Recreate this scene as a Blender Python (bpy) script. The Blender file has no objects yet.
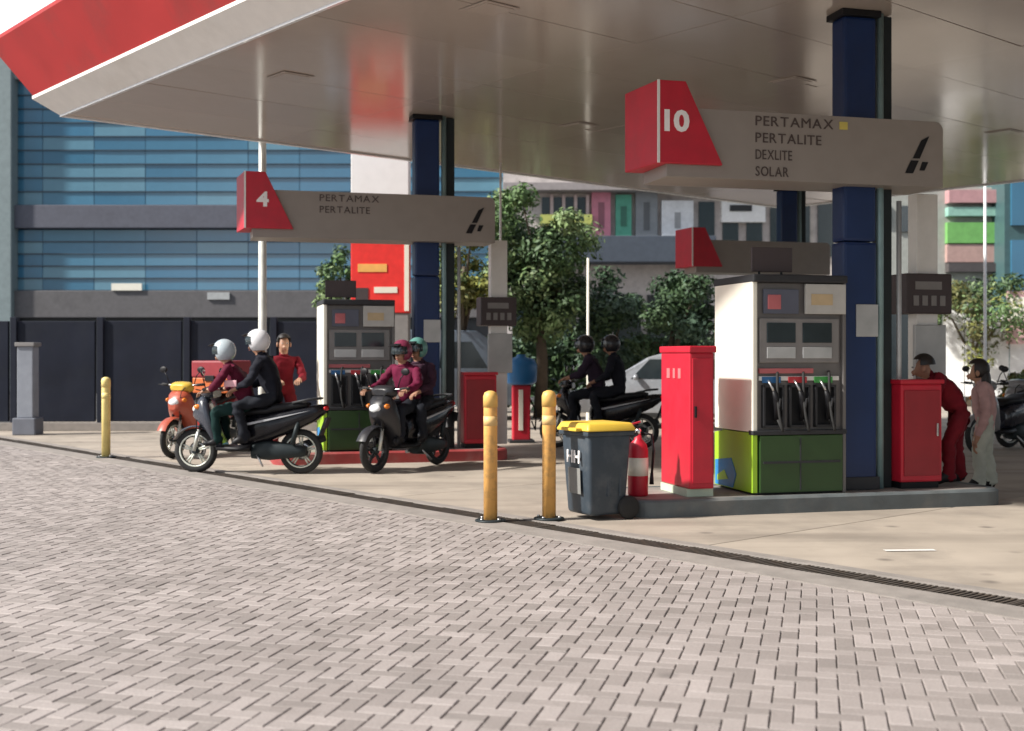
import bpy, bmesh, math, random
import numpy as np
from mathutils import Vector, Matrix, Euler
random.seed(7)
rng = np.random.default_rng(7)
S = bpy.context.scene
COL = S.collection
R = math.radians
PI = math.pi

# ------------------------------------------------------------------ camera
F = 1212.0
CAMH = 1.4
HOR = 355.0
cam_d = bpy.data.cameras.new('camera')
cam = bpy.data.objects.new('camera', cam_d)
COL.objects.link(cam)
cam.location = (0, 0, CAMH)
cam.rotation_euler = (R(90), 0, 0)
cam_d.sensor_width = 36
cam_d.lens = 36 * F / 1024
cam_d.shift_y = -(365.5 - HOR) / 1024
cam_d.clip_end = 2000
cam_d.dof.use_dof = True; cam_d.dof.focus_distance = 9.5; cam_d.dof.aperture_fstop = 2.2
S.camera = cam

# ------------------------------------------------------------------ light
SUN_AZ = Vector((-0.95, -0.30))         # plan direction towards the sun
SUN_EL = R(40)
w = bpy.data.worlds.new('World'); S.world = w; w.use_nodes = True
nt = w.node_tree; nt.nodes.clear()
wo = nt.nodes.new('ShaderNodeOutputWorld'); bg = nt.nodes.new('ShaderNodeBackground')
sky = nt.nodes.new('ShaderNodeTexSky'); sky.sky_type = 'NISHITA'; sky.sun_disc = False
sky.sun_elevation = SUN_EL; sky.sun_rotation = math.atan2(SUN_AZ.x, SUN_AZ.y) % (2 * PI)
sky.dust_density = 2.0; sky.air_density = 1.0
tc = nt.nodes.new('ShaderNodeTexCoord'); cn = nt.nodes.new('ShaderNodeTexNoise')
cn.inputs['Scale'].default_value = 3.2; cn.inputs['Detail'].default_value = 6; cn.inputs['Roughness'].default_value = .6
cr = nt.nodes.new('ShaderNodeValToRGB'); cr.color_ramp.elements[0].position = .46; cr.color_ramp.elements[1].position = .66
mx = nt.nodes.new('ShaderNodeMixRGB'); mx.inputs['Color2'].default_value = (19.0, 19.6, 20.2, 1)
mpn = nt.nodes.new('ShaderNodeMapping'); mpn.inputs['Location'].default_value = (.35, .1, .2); nt.links.new(tc.outputs['Generated'], mpn.inputs['Vector']); nt.links.new(mpn.outputs['Vector'], cn.inputs['Vector']); nt.links.new(cn.outputs['Fac'], cr.inputs['Fac'])
nt.links.new(cr.outputs['Color'], mx.inputs['Fac']); nt.links.new(sky.outputs['Color'], mx.inputs['Color1'])
nt.links.new(mx.outputs['Color'], bg.inputs['Color']); bg.inputs['Strength'].default_value = 0.06
nt.links.new(bg.outputs['Background'], wo.inputs['Surface'])
sd = bpy.data.lights.new('sun', 'SUN'); sd.energy = 5.0; sd.angle = R(3.0); sd.color = (1, .955, .89)
so = bpy.data.objects.new('sun', sd); COL.objects.link(so)
sv = Vector((SUN_AZ.x, SUN_AZ.y, 0)).normalized() * math.cos(SUN_EL) + Vector((0, 0, math.sin(SUN_EL)))
so.rotation_euler = (-sv).to_track_quat('-Z', 'Y').to_euler(); so.location = (-20, -5, 30)
S.view_settings.view_transform = 'Standard'; S.view_settings.look = 'None'
S.view_settings.exposure = 0.55; S.view_settings.gamma = 1; S.view_settings.use_curve_mapping = False

# ------------------------------------------------------------------ helpers
def ground(px, py, h=0.0):
    Y = F * (CAMH - h) / (py - HOR)
    return Vector(((px - 512) / F * Y, Y, h))
def at(px, py, Y):
    return Vector(((px - 512) / F * Y, Y, CAMH + (HOR - py) / F * Y))
def xat(px, Y): return (px - 512) / F * Y
def zat(py, Y): return CAMH + (HOR - py) / F * Y

def tag(o, label=None, cat=None, group=None, kind=None):
    if label: o['label'] = label
    if cat: o['category'] = cat
    if group: o['group'] = group
    if kind: o['kind'] = kind
    return o
def thing(name, label, cat, loc=(0, 0, 0), rz=0.0, group=None):
    o = bpy.data.objects.new(name, None); COL.objects.link(o)
    o.location = loc; o.rotation_euler = (0, 0, rz); o.empty_display_size = .2
    return tag(o, label, cat, group)
def copy_tree(o, parent=None):
    c = o.copy(); COL.objects.link(c)
    if parent is not None: c.parent = parent
    for ch in list(o.children): copy_tree(ch, c)
    return c

MATS = {}
def mat(name, col, rough=.6, metal=0.0, var=.12, scale=6.0, bump=0.0, bscale=60.0, spec=.5, dirt=None, dscale=2.0, damt=.5, coat=0.0, rand=0.0):
    if name in MATS: return MATS[name]
    m = bpy.data.materials.new(name); m.use_nodes = True; MATS[name] = m
    n = m.node_tree.nodes; l = m.node_tree.links; b = n['Principled BSDF']
    b.inputs['Roughness'].default_value = rough; b.inputs['Metallic'].default_value = metal
    b.inputs['Specular IOR Level'].default_value = spec; b.inputs['Coat Weight'].default_value = coat
    t = n.new('ShaderNodeTexCoord')
    no = n.new('ShaderNodeTexNoise'); no.inputs['Scale'].default_value = scale; no.inputs['Detail'].default_value = 5
    l.new(t.outputs['Object'], no.inputs['Vector'])
    hsv = n.new('ShaderNodeHueSaturation'); hsv.inputs['Color'].default_value = (*col, 1)
    mr = n.new('ShaderNodeMapRange'); mr.inputs['From Min'].default_value = .25; mr.inputs['From Max'].default_value = .75
    mr.inputs['To Min'].default_value = 1 - var; mr.inputs['To Max'].default_value = 1 + var
    l.new(no.outputs['Fac'], mr.inputs['Value'])
    val = mr.outputs['Result']
    if rand:
        oi = n.new('ShaderNodeObjectInfo'); r2 = n.new('ShaderNodeMapRange'); r2.inputs['To Min'].default_value = 1 - rand; r2.inputs['To Max'].default_value = 1 + rand
        l.new(oi.outputs['Random'], r2.inputs['Value']); mu = n.new('ShaderNodeMath'); mu.operation = 'MULTIPLY'
        l.new(val, mu.inputs[0]); l.new(r2.outputs['Result'], mu.inputs[1]); val = mu.outputs[0]
    l.new(val, hsv.inputs['Value']); out = hsv.outputs['Color']
    if dirt:
        dn = n.new('ShaderNodeTexNoise'); dn.inputs['Scale'].default_value = dscale; dn.inputs['Detail'].default_value = 8; dn.inputs['Roughness'].default_value = .65
        l.new(t.outputs['Object'], dn.inputs['Vector'])
        dr = n.new('ShaderNodeMapRange'); dr.inputs['From Min'].default_value = .48; dr.inputs['From Max'].default_value = .72; dr.inputs['To Max'].default_value = damt
        l.new(dn.outputs['Fac'], dr.inputs['Value']); mm = n.new('ShaderNodeMixRGB'); mm.inputs['Color2'].default_value = (*dirt, 1)
        l.new(dr.outputs['Result'], mm.inputs['Fac']); l.new(out, mm.inputs['Color1']); out = mm.outputs['Color']
    l.new(out, b.inputs['Base Color'])
    rr = n.new('ShaderNodeMapRange'); rr.inputs['To Min'].default_value = max(.02, rough - .08); rr.inputs['To Max'].default_value = min(1, rough + .1)
    l.new(no.outputs['Fac'], rr.inputs['Value']); l.new(rr.outputs['Result'], b.inputs['Roughness'])
    if bump:
        bn = n.new('ShaderNodeTexNoise'); bn.inputs['Scale'].default_value = bscale; bn.inputs['Detail'].default_value = 6
        l.new(t.outputs['Object'], bn.inputs['Vector']); bp = n.new('ShaderNodeBump'); bp.inputs['Strength'].default_value = bump; bp.inputs['Distance'].default_value = .01
        l.new(bn.outputs['Fac'], bp.inputs['Height']); l.new(bp.outputs['Normal'], b.inputs['Normal'])
    return m

M = dict(
    red=mat('red_paint', (.50, .012, .032), .42, var=.1, dirt=(.2, .03, .03), damt=.3),
    redf=mat('fascia_red', (.42, .028, .028), .5, var=.12, scale=1.2, dirt=(.20, .05, .045), dscale=.9, damt=.6),
    whitep=mat('white_paint', (.78, .77, .74), .45, var=.05, dirt=(.5, .47, .42), dscale=1.2, damt=.3),
    cream=mat('cream_white', (.84, .81, .70), .4, var=.04),
    soffit=mat('soffit_panel', (.47, .405, .355), .13, var=.05, scale=.8, spec=.75, dirt=(.39, .33, .28), dscale=.5, damt=.4, rand=.045),
    dark=mat('dark_gap', (.02, .02, .02), .9),
    board=mat('board_grey', (.27, .24, .215), .45, var=.05, dirt=(.3, .27, .24), damt=.3),
    blue=mat('navy_blue_paint', (.007, .026, .10), .38, var=.2, scale=2, spec=.4),
    teal=mat('teal_grey_pipe', (.22, .33, .34), .4, metal=.2),
    dsteel=mat('dark_steel', (.022, .03, .033), .5, metal=.2, spec=.3),
    lgrey=mat('light_grey_metal', (.45, .46, .46), .4, metal=.3),
    steel=mat('steel', (.5, .5, .5), .3, metal=.9),
    concrete=mat('concrete_apron', (.37, .32, .265), .75, var=.12, scale=1.5, bump=.25, bscale=90, dirt=(.20, .175, .15), dscale=.9, damt=.75, rand=.05),
    kerbst=mat('kerb_concrete', (.25, .225, .205), .8, var=.15, bump=.3, dirt=(.15, .14, .13), damt=.5),
    kerbdk=mat('island_kerb_dark', (.10, .115, .12), .7, var=.2, bump=.2, dirt=(.2, .18, .16), damt=.5),
    kerbred=mat('island_kerb_red', (.33, .045, .045), .65, var=.2, bump=.2, dirt=(.35, .25, .22), damt=.5),
    grate=mat('grate_iron', (.07, .058, .048), .7, var=.3, dirt=(.15, .10, .06), dscale=8),
    asphalt=mat('asphalt', (.07, .07, .072), .85, var=.2, bump=.4, bscale=120),
    bed=mat('joint_sand', (.14, .12, .107), .95, var=.3, scale=14),
    yellow=mat('bollard_yellow', (.78, .42, .12), .5, var=.1, dirt=(.28, .17, .08), dscale=9, damt=.75),
    yellow2=mat('bin_lid_yellow', (.75, .50, .06), .45, var=.08),
    bin=mat('bin_grey', (.035, .05, .066), .5, var=.12, dirt=(.16, .16, .16), dscale=6, damt=.3),
    black=mat('black_plastic', (.008, .008, .010), .5, var=.2, spec=.3),
    gloss=mat('black_gloss', (.006, .006, .009), .25, var=.1, spec=.35, coat=.15),
    dgrey=mat('dark_grey', (.035, .036, .04), .55, spec=.3),
    rubber=mat('rubber', (.018, .018, .018), .8, var=.2),
    chrome=mat('chrome', (.72, .72, .72), .18, metal=1),
    alloy=mat('alloy_rim', (.62, .63, .58), .35, metal=.6),
    mgrey=mat('mid_grey', (.22, .21, .205), .5),
    pgrey=mat('pump_grey', (.15, .14, .135), .45, var=.08, dirt=(.18, .17, .16), damt=.4),
    green=mat('pump_green', (.022, .06, .013), .4, var=.1),
    lime=mat('lime_green', (.33, .56, .03), .4, var=.05),
    bluei=mat('icon_blue', (.02, .20, .48), .4, var=.2),
    screen=mat('screen', (.02, .03, .035), .12),
    pinkred=mat('pink_strip', (.48, .13, .14), .5),
    glass=mat('dark_glass', (.02, .03, .035), .06, spec=.8),
    skin=mat('skin', (.36, .19, .12), .55, var=.08), hair=mat('hair', (.015, .012, .011), .5),
    brown=mat('sign_brown', (.055, .04, .042), .5), text=mat('sign_text', (.07, .05, .045), .5),
    textw=mat('white_text', (.85, .83, .82), .5), yel=mat('yellow_mark', (.6, .5, .12), .5),
    bark=mat('bark', (.11, .085, .06), .9, var=.3, bump=.6, bscale=25),
    lens=mat('light_lens', (.6, .58, .54), .3), amber=mat('amber_lens', (.7, .2, .02), .25), redl=mat('red_lens', (.5, .01, .01), .2),
    headl=mat('headlamp_lens', (.75, .78, .8), .1, spec=.8), white=mat('white_gloss', (.8, .8, .8), .25, var=.03, coat=.3),
)

class MB:
    """collects shapes; build() links them as ONE mesh object"""
    def __init__(s): s.bm = bmesh.new(); s.mats = []
    def mi(s, m):
        if m not in s.mats: s.mats.append(m)
        return s.mats.index(m)
    def poly(s, vs, fs, m, M4=None):
        i = s.mi(m); V = []
        for v in vs:
            v = Vector(v)
            if M4 is not None: v = M4 @ v
            V.append(s.bm.verts.new(v))
        out = []
        for f in fs:
            try:
                fa = s.bm.faces.new([V[k] for k in f]); fa.material_index = i; out.append(fa)
            except ValueError: pass
        return V, out
    def box(s, c, d, m, bev=0.0, rot=None, taper=1.0):
        x, y, z = d[0] / 2, d[1] / 2, d[2] / 2; t = taper
        vs = [(-x, -y, -z), (x, -y, -z), (x, y, -z), (-x, y, -z), (-x * t, -y * t, z), (x * t, -y * t, z), (x * t, y * t, z), (-x * t, y * t, z)]
        fs = [(3, 2, 1, 0), (4, 5, 6, 7), (0, 1, 5, 4), (1, 2, 6, 5), (2, 3, 7, 6), (3, 0, 4, 7)]
        M4 = Matrix.Translation(Vector(c))
        if rot is not None: M4 = M4 @ Euler(rot).to_matrix().to_4x4()
        V, fa = s.poly(vs, fs, m, M4)
        if bev > 0:
            es = list({e for f in fa for e in f.edges})
            r = bmesh.ops.bevel(s.bm, geom=es, offset=bev, segments=2, affect='EDGES', profile=.6)
            for f in r['faces']: f.material_index = s.mi(m)
        return s
    def span(s, lo, hi, m, bev=0.0):
        return s.box([(a + b) / 2 for a, b in zip(lo, hi)], [abs(b - a) for a, b in zip(lo, hi)], m, bev)
    def tube(s, pts, r, m, n=8, cap=True):
        pts = [Vector(p) for p in pts]; rs = r if isinstance(r, (list, tuple)) else [r] * len(pts)
        rings = []; i = s.mi(m); up = None
        for k, p in enumerate(pts):
            d = (pts[min(k + 1, len(pts) - 1)] - pts[max(k - 1, 0)]).normalized()
            if up is None:
                up = Vector((0, 0, 1)) if abs(d.z) < .9 else Vector((1, 0, 0))
            a = (up - d * up.dot(d)).normalized(); b = d.cross(a); up = a
            rings.append([s.bm.verts.new(p + rs[k] * (a * math.cos(2 * PI * j / n) + b * math.sin(2 * PI * j / n))) for j in range(n)])
        for q in range(len(rings) - 1):
            for j in range(n):
                f = s.bm.faces.new([rings[q][j], rings[q][(j + 1) % n], rings[q + 1][(j + 1) % n], rings[q + 1][j]]); f.material_index = i; f.smooth = True
        if cap:
            f = s.bm.faces.new(rings[0][::-1]); f.material_index = i
            f = s.bm.faces.new(rings[-1]); f.material_index = i
        return s
    def lathe(s, prof, m, c=(0, 0, 0), n=20, M4=None, ring=False):
        i = s.mi(m); rings = []; B = M4 if M4 is not None else Matrix.Identity(4); B = Matrix.Translation(Vector(c)) @ B
        for (r, z) in prof:
            rings.append([s.bm.verts.new(B @ Vector((max(r, 1e-4) * math.cos(2 * PI * j / n), max(r, 1e-4) * math.sin(2 * PI * j / n), z))) for j in range(n)])
        nq = len(rings) if ring else len(rings) - 1
        for q in range(nq):
            q2 = (q + 1) % len(rings)
            for j in range(n):
                f = s.bm.faces.new([rings[q][j], rings[q][(j + 1) % n], rings[q2][(j + 1) % n], rings[q2][j]]); f.material_index = i; f.smooth = True
        if ring: return s
        f = s.bm.faces.new(rings[0][::-1]); f.material_index = i; f = s.bm.faces.new(rings[-1]); f.material_index = i
        return s
    def ell(s, c, r, m, n=14, k=8, keep=None):
        i = s.mi(m); c = Vector(c); g = []
        for a in range(k + 1):
            th = PI * a / k
            g.append([s.bm.verts.new(c + Vector((r[0] * math.sin(th) * math.cos(2 * PI * j / n), r[1] * math.sin(th) * math.sin(2 * PI * j / n), r[2] * math.cos(th)))) for j in range(n)])
        for a in range(k):
            for j in range(n):
                q = [g[a][j], g[a + 1][j], g[a + 1][(j + 1) % n], g[a][(j + 1) % n]]
                mid = sum((v.co for v in q), Vector()) / 4 - c
                if keep and not keep(Vector((mid.x / r[0], mid.y / r[1], mid.z / r[2]))): continue
                f = s.bm.faces.new(q); f.material_index = i; f.smooth = True
        return s
    def prism(s, pts, axis, lo, hi, m, bev=0.0):
        """polygon in the two other axes, extruded along axis (0 x, 1 y, 2 z)"""
        n = len(pts)
        def mk(p, h):
            return {0: (h, p[0], p[1]), 1: (p[0], h, p[1]), 2: (p[0], p[1], h)}[axis]
        vs = [mk(p, lo) for p in pts] + [mk(p, hi) for p in pts]
        fs = [tuple(range(n))[::-1], tuple(range(n, 2 * n))] + [(k, (k + 1) % n, n + (k + 1) % n, n + k) for k in range(n)]
        V, fa = s.poly(vs, fs, m)
        if bev > 0:
            es = list({e for f in fa for e in f.edges})
            r = bmesh.ops.bevel(s.bm, geom=es, offset=bev, segments=2, affect='EDGES', profile=.6)
            for f in r['faces']: f.material_index = s.mi(m)
        return s
    def build(s, name, parent=None, loc=None, rz=None, smooth=False, mesh_only=False, recalc=True):
        for v in [v for v in s.bm.verts if not v.link_faces]: s.bm.verts.remove(v)
        if recalc: bmesh.ops.recalc_face_normals(s.bm, faces=s.bm.faces[:])
        me = bpy.data.meshes.new(name); s.bm.to_mesh(me); s.bm.free()
        for m in s.mats: me.materials.append(m)
        if smooth:
            for p in me.polygons: p.use_smooth = True
        if mesh_only: return me
        return link(name, me, parent, loc, rz)
def link(name, me, parent=None, loc=None, rz=None):
    o = bpy.data.objects.new(name, me); COL.objects.link(o)
    if parent is not None: o.parent = parent
    if loc is not None: o.location = loc
    if rz is not None: o.rotation_euler = (0, 0, rz)
    return o
def smoothang(o, ang=35):
    me = o.data
    for p in me.polygons: p.use_smooth = True
    try: me.set_sharp_from_angle(angle=R(ang))
    except Exception: pass
    return o

def lettering(txt, size, m, parent, M4, name='lettering', depth=.006, bold=.0, sx=1.0):
    bm = bmesh.new(); x = 0.0
    for chh in txt:
        cu = bpy.data.curves.new('txt', 'FONT'); cu.body = chh; cu.size = size; cu.extrude = depth / 2; cu.align_y = 'CENTER'; cu.offset = bold; cu.resolution_u = 3
        t = bpy.data.objects.new('txt', cu); COL.objects.link(t)
        dg = bpy.context.evaluated_depsgraph_get(); dg.update()
        me = bpy.data.meshes.new_from_object(t.evaluated_get(dg)); bpy.data.objects.remove(t)
        xs = [v.co.x for v in me.vertices]; me.transform(Matrix.Translation((x - min(xs), 0, 0))); x += max(xs) - min(xs) + size * .13; bm.from_mesh(me)
    me = bpy.data.meshes.new(name); bm.to_mesh(me); bm.free()
    me.transform(M4 @ Matrix.Diagonal((sx, 1, 1, 1))); me.materials.clear(); me.materials.append(m)
    for p in me.polygons: p.material_index = 0
    return link(name, me, parent)
# text plane facing local -y: x stays, y->z
FRONT = Matrix(((1, 0, 0, 0), (0, 0, -1, 0), (0, 1, 0, 0), (0, 0, 0, 1)))

# ------------------------------------------------------------------ site frame: drain line axes
D0 = Vector((-4.04, 14.76, 0)); U = Vector((.649, -.761, 0)).normalized(); Vv = Vector((-U.y, U.x, 0))
RZ = math.atan2(U.y, U.x)
def UV(a, b, z=0.0): return D0 + U * a + Vv * b + Vector((0, 0, z))
def toUV(x, y):
    d = Vector((x, y, 0)) - D0; return d.dot(U), d.dot(Vv)

# ------------------------------------------------------------------ ground sheets
g = MB(); g.poly([(-600, -100, -.06), (600, -100, -.06), (600, 900, -.06), (-600, 900, -.06)], [(0, 1, 2, 3)], M['asphalt'])
tag(g.build('ground'), kind='structure')
# paved yard: joint bed plus every paver
bd = MB(); bd.poly([UV(-9.0, -.3, -.014), UV(-9.0, -30, -.014), UV(40, -30, -.014), UV(40, -.3, -.014)], [(0, 1, 2, 3)], M['bed'])
yard = tag(bd.build('paved_yard'), kind='structure')

def forecourt_wear(m):
    n = m.node_tree.nodes; l = m.node_tree.links; b = n['Principled BSDF']; src = b.inputs['Base Color'].links[0].from_socket
    ge = n.new('ShaderNodeNewGeometry'); mp = n.new('ShaderNodeMapping'); mp.inputs['Rotation'].default_value = (0, 0, -R(15)); mp.inputs['Scale'].default_value = (.16, 1.3, 1); l.new(ge.outputs['Position'], mp.inputs['Vector'])
    tn = n.new('ShaderNodeTexNoise'); tn.inputs['Scale'].default_value = 1.6; tn.inputs['Detail'].default_value = 7; l.new(mp.outputs['Vector'], tn.inputs['Vector'])
    tr = n.new('ShaderNodeMapRange'); tr.inputs['From Min'].default_value = .48; tr.inputs['From Max'].default_value = .72; tr.inputs['To Max'].default_value = .6; l.new(tn.outputs['Fac'], tr.inputs['Value'])
    m3 = n.new('ShaderNodeMixRGB'); m3.inputs['Color2'].default_value = (.17, .145, .12, 1); l.new(tr.outputs['Result'], m3.inputs['Fac']); l.new(src, m3.inputs['Color1'])
    sp = n.new('ShaderNodeTexVoronoi'); sp.inputs['Scale'].default_value = 1.7; l.new(ge.outputs['Position'], sp.inputs['Vector'])
    s4 = n.new('ShaderNodeMapRange'); s4.inputs['From Min'].default_value = .03; s4.inputs['From Max'].default_value = .13; s4.inputs['To Min'].default_value = .65; s4.inputs['To Max'].default_value = 0; l.new(sp.outputs['Distance'], s4.inputs['Value'])
    m5 = n.new('ShaderNodeMixRGB'); m5.inputs['Color2'].default_value = (.07, .06, .055, 1); l.new(s4.outputs['Result'], m5.inputs['Fac']); l.new(m3.outputs['Color'], m5.inputs['Color1']); l.new(m5.outputs['Color'], b.inputs['Base Color'])
forecourt_wear(M['concrete'])
def paver_mat(name, use_attr):
    m = bpy.data.materials.new(name); m.use_nodes = True; n = m.node_tree.nodes; l = m.node_tree.links; b = n['Principled BSDF']
    if use_attr:
        a = n.new('ShaderNodeAttribute'); a.attribute_name = 'rnd'; rnd = a.outputs['Fac']
    else:
        a = n.new('ShaderNodeObjectInfo'); rnd = a.outputs['Random']
    ramp = n.new('ShaderNodeValToRGB'); e = ramp.color_ramp.elements
    e[0].position = 0; e[0].color = (.235, .208, .193, 1); e[1].position = 1; e[1].color = (.36, .32, .302, 1)
    q = e.new(.35); q.color = (.28, .247, .231, 1); q = e.new(.7); q.color = (.315, .279, .262, 1)
    l.new(rnd, ramp.inputs['Fac'])
    ge = n.new('ShaderNodeNewGeometry')
    big = n.new('ShaderNodeTexNoise'); big.inputs['Scale'].default_value = .55; big.inputs['Detail'].default_value = 7; big.inputs['Roughness'].default_value = .6
    l.new(ge.outputs['Position'], big.inputs['Vector'])
    fine = n.new('ShaderNodeTexNoise'); fine.inputs['Scale'].default_value = 95; fine.inputs['Detail'].default_value = 5
    l.new(ge.outputs['Position'], fine.inputs['Vector'])
    r1 = n.new('ShaderNodeMapRange'); r1.inputs['From Min'].default_value = .3; r1.inputs['From Max'].default_value = .7; r1.inputs['To Min'].default_value = .86; r1.inputs['To Max'].default_value = 1.1
    r2 = n.new('ShaderNodeMapRange'); r2.inputs['From Min'].default_value = .25; r2.inputs['From Max'].default_value = .75; r2.inputs['To Min'].default_value = .82; r2.inputs['To Max'].default_value = 1.16
    l.new(big.outputs['Fac'], r1.inputs['Value']); l.new(fine.outputs['Fac'], r2.inputs['Value'])
    mu = n.new('ShaderNodeMath'); mu.operation = 'MULTIPLY'; l.new(r1.outputs['Result'], mu.inputs[0]); l.new(r2.outputs['Result'], mu.inputs[1])
    h = n.new('ShaderNodeHueSaturation'); l.new(ramp.outputs['Color'], h.inputs['Color']); l.new(mu.outputs[0], h.inputs['Value'])
    st = n.new('ShaderNodeTexNoise'); st.inputs['Scale'].default_value = 1.7; st.inputs['Detail'].default_value = 9; st.inputs['Roughness'].default_value = .7
    l.new(ge.outputs['Position'], st.inputs['Vector'])
    sr = n.new('ShaderNodeMapRange'); sr.inputs['From Min'].default_value = .56; sr.inputs['From Max'].default_value = .74; sr.inputs['To Max'].default_value = .55
    l.new(st.outputs['Fac'], sr.inputs['Value']); mm = n.new('ShaderNodeMixRGB'); mm.inputs['Color2'].default_value = (.16, .135, .12, 1)
    l.new(sr.outputs['Result'], mm.inputs['Fac']); l.new(h.outputs['Color'], mm.inputs['Color1']); l.new(mm.outputs['Color'], b.inputs['Base Color'])
    mp = n.new('ShaderNodeMapping'); mp.inputs['Rotation'].default_value = (0, 0, -RZ); mp.inputs['Scale'].default_value = (.18, 1.5, 1)
    l.new(ge.outputs['Position'], mp.inputs['Vector']); tn = n.new('ShaderNodeTexNoise'); tn.inputs['Scale'].default_value = 1.3; tn.inputs['Detail'].default_value = 6; l.new(mp.outputs['Vector'], tn.inputs['Vector'])
    tr = n.new('ShaderNodeMapRange'); tr.inputs['From Min'].default_value = .5; tr.inputs['From Max'].default_value = .75; tr.inputs['To Max'].default_value = .5; l.new(tn.outputs['Fac'], tr.inputs['Value'])
    m3 = n.new('ShaderNodeMixRGB'); m3.inputs['Color2'].default_value = (.19, .165, .15, 1); l.new(tr.outputs['Result'], m3.inputs['Fac']); l.new(mm.outputs['Color'], m3.inputs['Color1'])
    sp = n.new('ShaderNodeTexVoronoi'); sp.inputs['Scale'].default_value = 1.1; l.new(ge.outputs['Position'], sp.inputs['Vector'])
    s4 = n.new('ShaderNodeMapRange'); s4.inputs['From Min'].default_value = .02; s4.inputs['From Max'].default_value = .075; s4.inputs['To Min'].default_value = .55; s4.inputs['To Max'].default_value = 0; l.new(sp.outputs['Distance'], s4.inputs['Value'])
    m5 = n.new('ShaderNodeMixRGB'); m5.inputs['Color2'].default_value = (.09, .08, .075, 1); l.new(s4.outputs['Result'], m5.inputs['Fac']); l.new(m3.outputs['Color'], m5.inputs['Color1']); l.new(m5.outputs['Color'], b.inputs['Base Color'])
    b.inputs['Roughness'].default_value = .72
    bp = n.new('ShaderNodeBump'); bp.inputs['Strength'].default_value = .35; bp.inputs['Distance'].default_value = .004
    l.new(fine.outputs['Fac'], bp.inputs['Height']); l.new(bp.outputs['Normal'], b.inputs['Normal'])
    return m
PW = .088; GAP = .0055; CH = .0035
PA = math.atan2(305, 1212)
PD = np.array([math.sin(PA), math.cos(PA)]); QD = np.array([math.cos(PA), -math.sin(PA)])
cells = []
for iy in range(-50, 230):
    for ix in range(-205, 135):
        r = (ix - iy) % 4
        if r == 0: cx, cy, hor = ix + 1, iy + .5, True
        elif r == 3: cx, cy, hor = ix + .5, iy + 1, False
        else: continue
        p = QD * (cx * PW) + PD * (cy * PW + 2.0)
        if not (2.6 < p[1] < 21.8) or abs(p[0]) > .56 * p[1] + 2.2: continue
        a, b = toUV(p[0], p[1])
        if b > -.2 or a < -8.9: continue
        cells.append((p[0], p[1], hor))
def paver_verts(hor):
    L, W = (PW - GAP / 2, PW / 2 - GAP / 2)
    out = []
    for (q, z) in ((0, -.013), (0, -CH), (CH, 0)):
        for sx, sy in ((-1, -1), (1, -1), (1, 1), (-1, 1)):
            x, y = sx * (L - q), sy * (W - q)
            if not hor: x, y = -y, x
            out.append((x, y, z))
    arr = np.array(out); xy = arr[:, :1] * QD[None] + arr[:, 1:2] * PD[None]
    return np.concatenate([xy, arr[:, 2:]], 1)
PF = [(8, 9, 10, 11)] + [(4 + k, 4 + (k + 1) % 4, 8 + (k + 1) % 4, 8 + k) for k in range(4)] + [(k, (k + 1) % 4, 4 + (k + 1) % 4, 4 + k) for k in range(4)]
def fixn(vs):  # make the top face look up
    a, b, c = vs[8], vs[9], vs[10]
    return np.cross(b - a, c - b)[2] > 0
TPL = {h: paver_verts(h) for h in (True, False)}
pm_i = paver_mat('paver_single', False); pm_s = paver_mat('paver_field', True)
PFX = {h: (PF if fixn(TPL[h]) else [f[::-1] for f in PF]) for h in (True, False)}
PME = {}
for h in (True, False):
    me = bpy.data.meshes.new('paver'); me.from_pydata([tuple(v) for v in TPL[h]], [], PFX[h]); me.materials.append(pm_i); me.update(); PME[h] = me
def inframe(c):
    px = 512 + F * c[0] / c[1]; py = HOR + F * CAMH / c[1]; return -8 < px < 1032 and py < 736
seen = sorted([c for c in cells if inframe(c)], key=lambda c: c[1])[:300]; sset = set(seen)
for c in seen:
    o = bpy.data.objects.new('paver', PME[c[2]]); COL.objects.link(o); o.parent = yard
    o.location = (c[0], c[1], random.uniform(-.0025, .001)); o.rotation_euler = (random.gauss(0, .006), random.gauss(0, .006), random.gauss(0, .006))
rest = [c for c in cells if c not in sset]
V = []; Fc = []; rn = []
for k, c in enumerate(rest):
    v = TPL[c[2]].copy(); ca, sa = 1, random.gauss(0, .006)
    x = v[:, 0] - sa * v[:, 1]; y = v[:, 1] + sa * v[:, 0]
    tx, ty = random.gauss(0, .006), random.gauss(0, .006)
    z = v[:, 2] + x * tx + y * ty + random.uniform(-.0025, .001)
    V.append(np.stack([x + c[0], y + c[1], z], 1)); Fc += [tuple(i + 12 * k for i in f) for f in PFX[c[2]]]; rn += [random.random()] * 9
me = bpy.data.meshes.new('paver_field'); me.from_pydata(np.concatenate(V).tolist(), [], Fc); me.materials.append(pm_s)
at_ = me.attributes.new('rnd', 'FLOAT', 'FACE'); at_.data.foreach_set('value', rn); me.update()
tag(link('paver_field', me, yard), kind='stuff')

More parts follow.
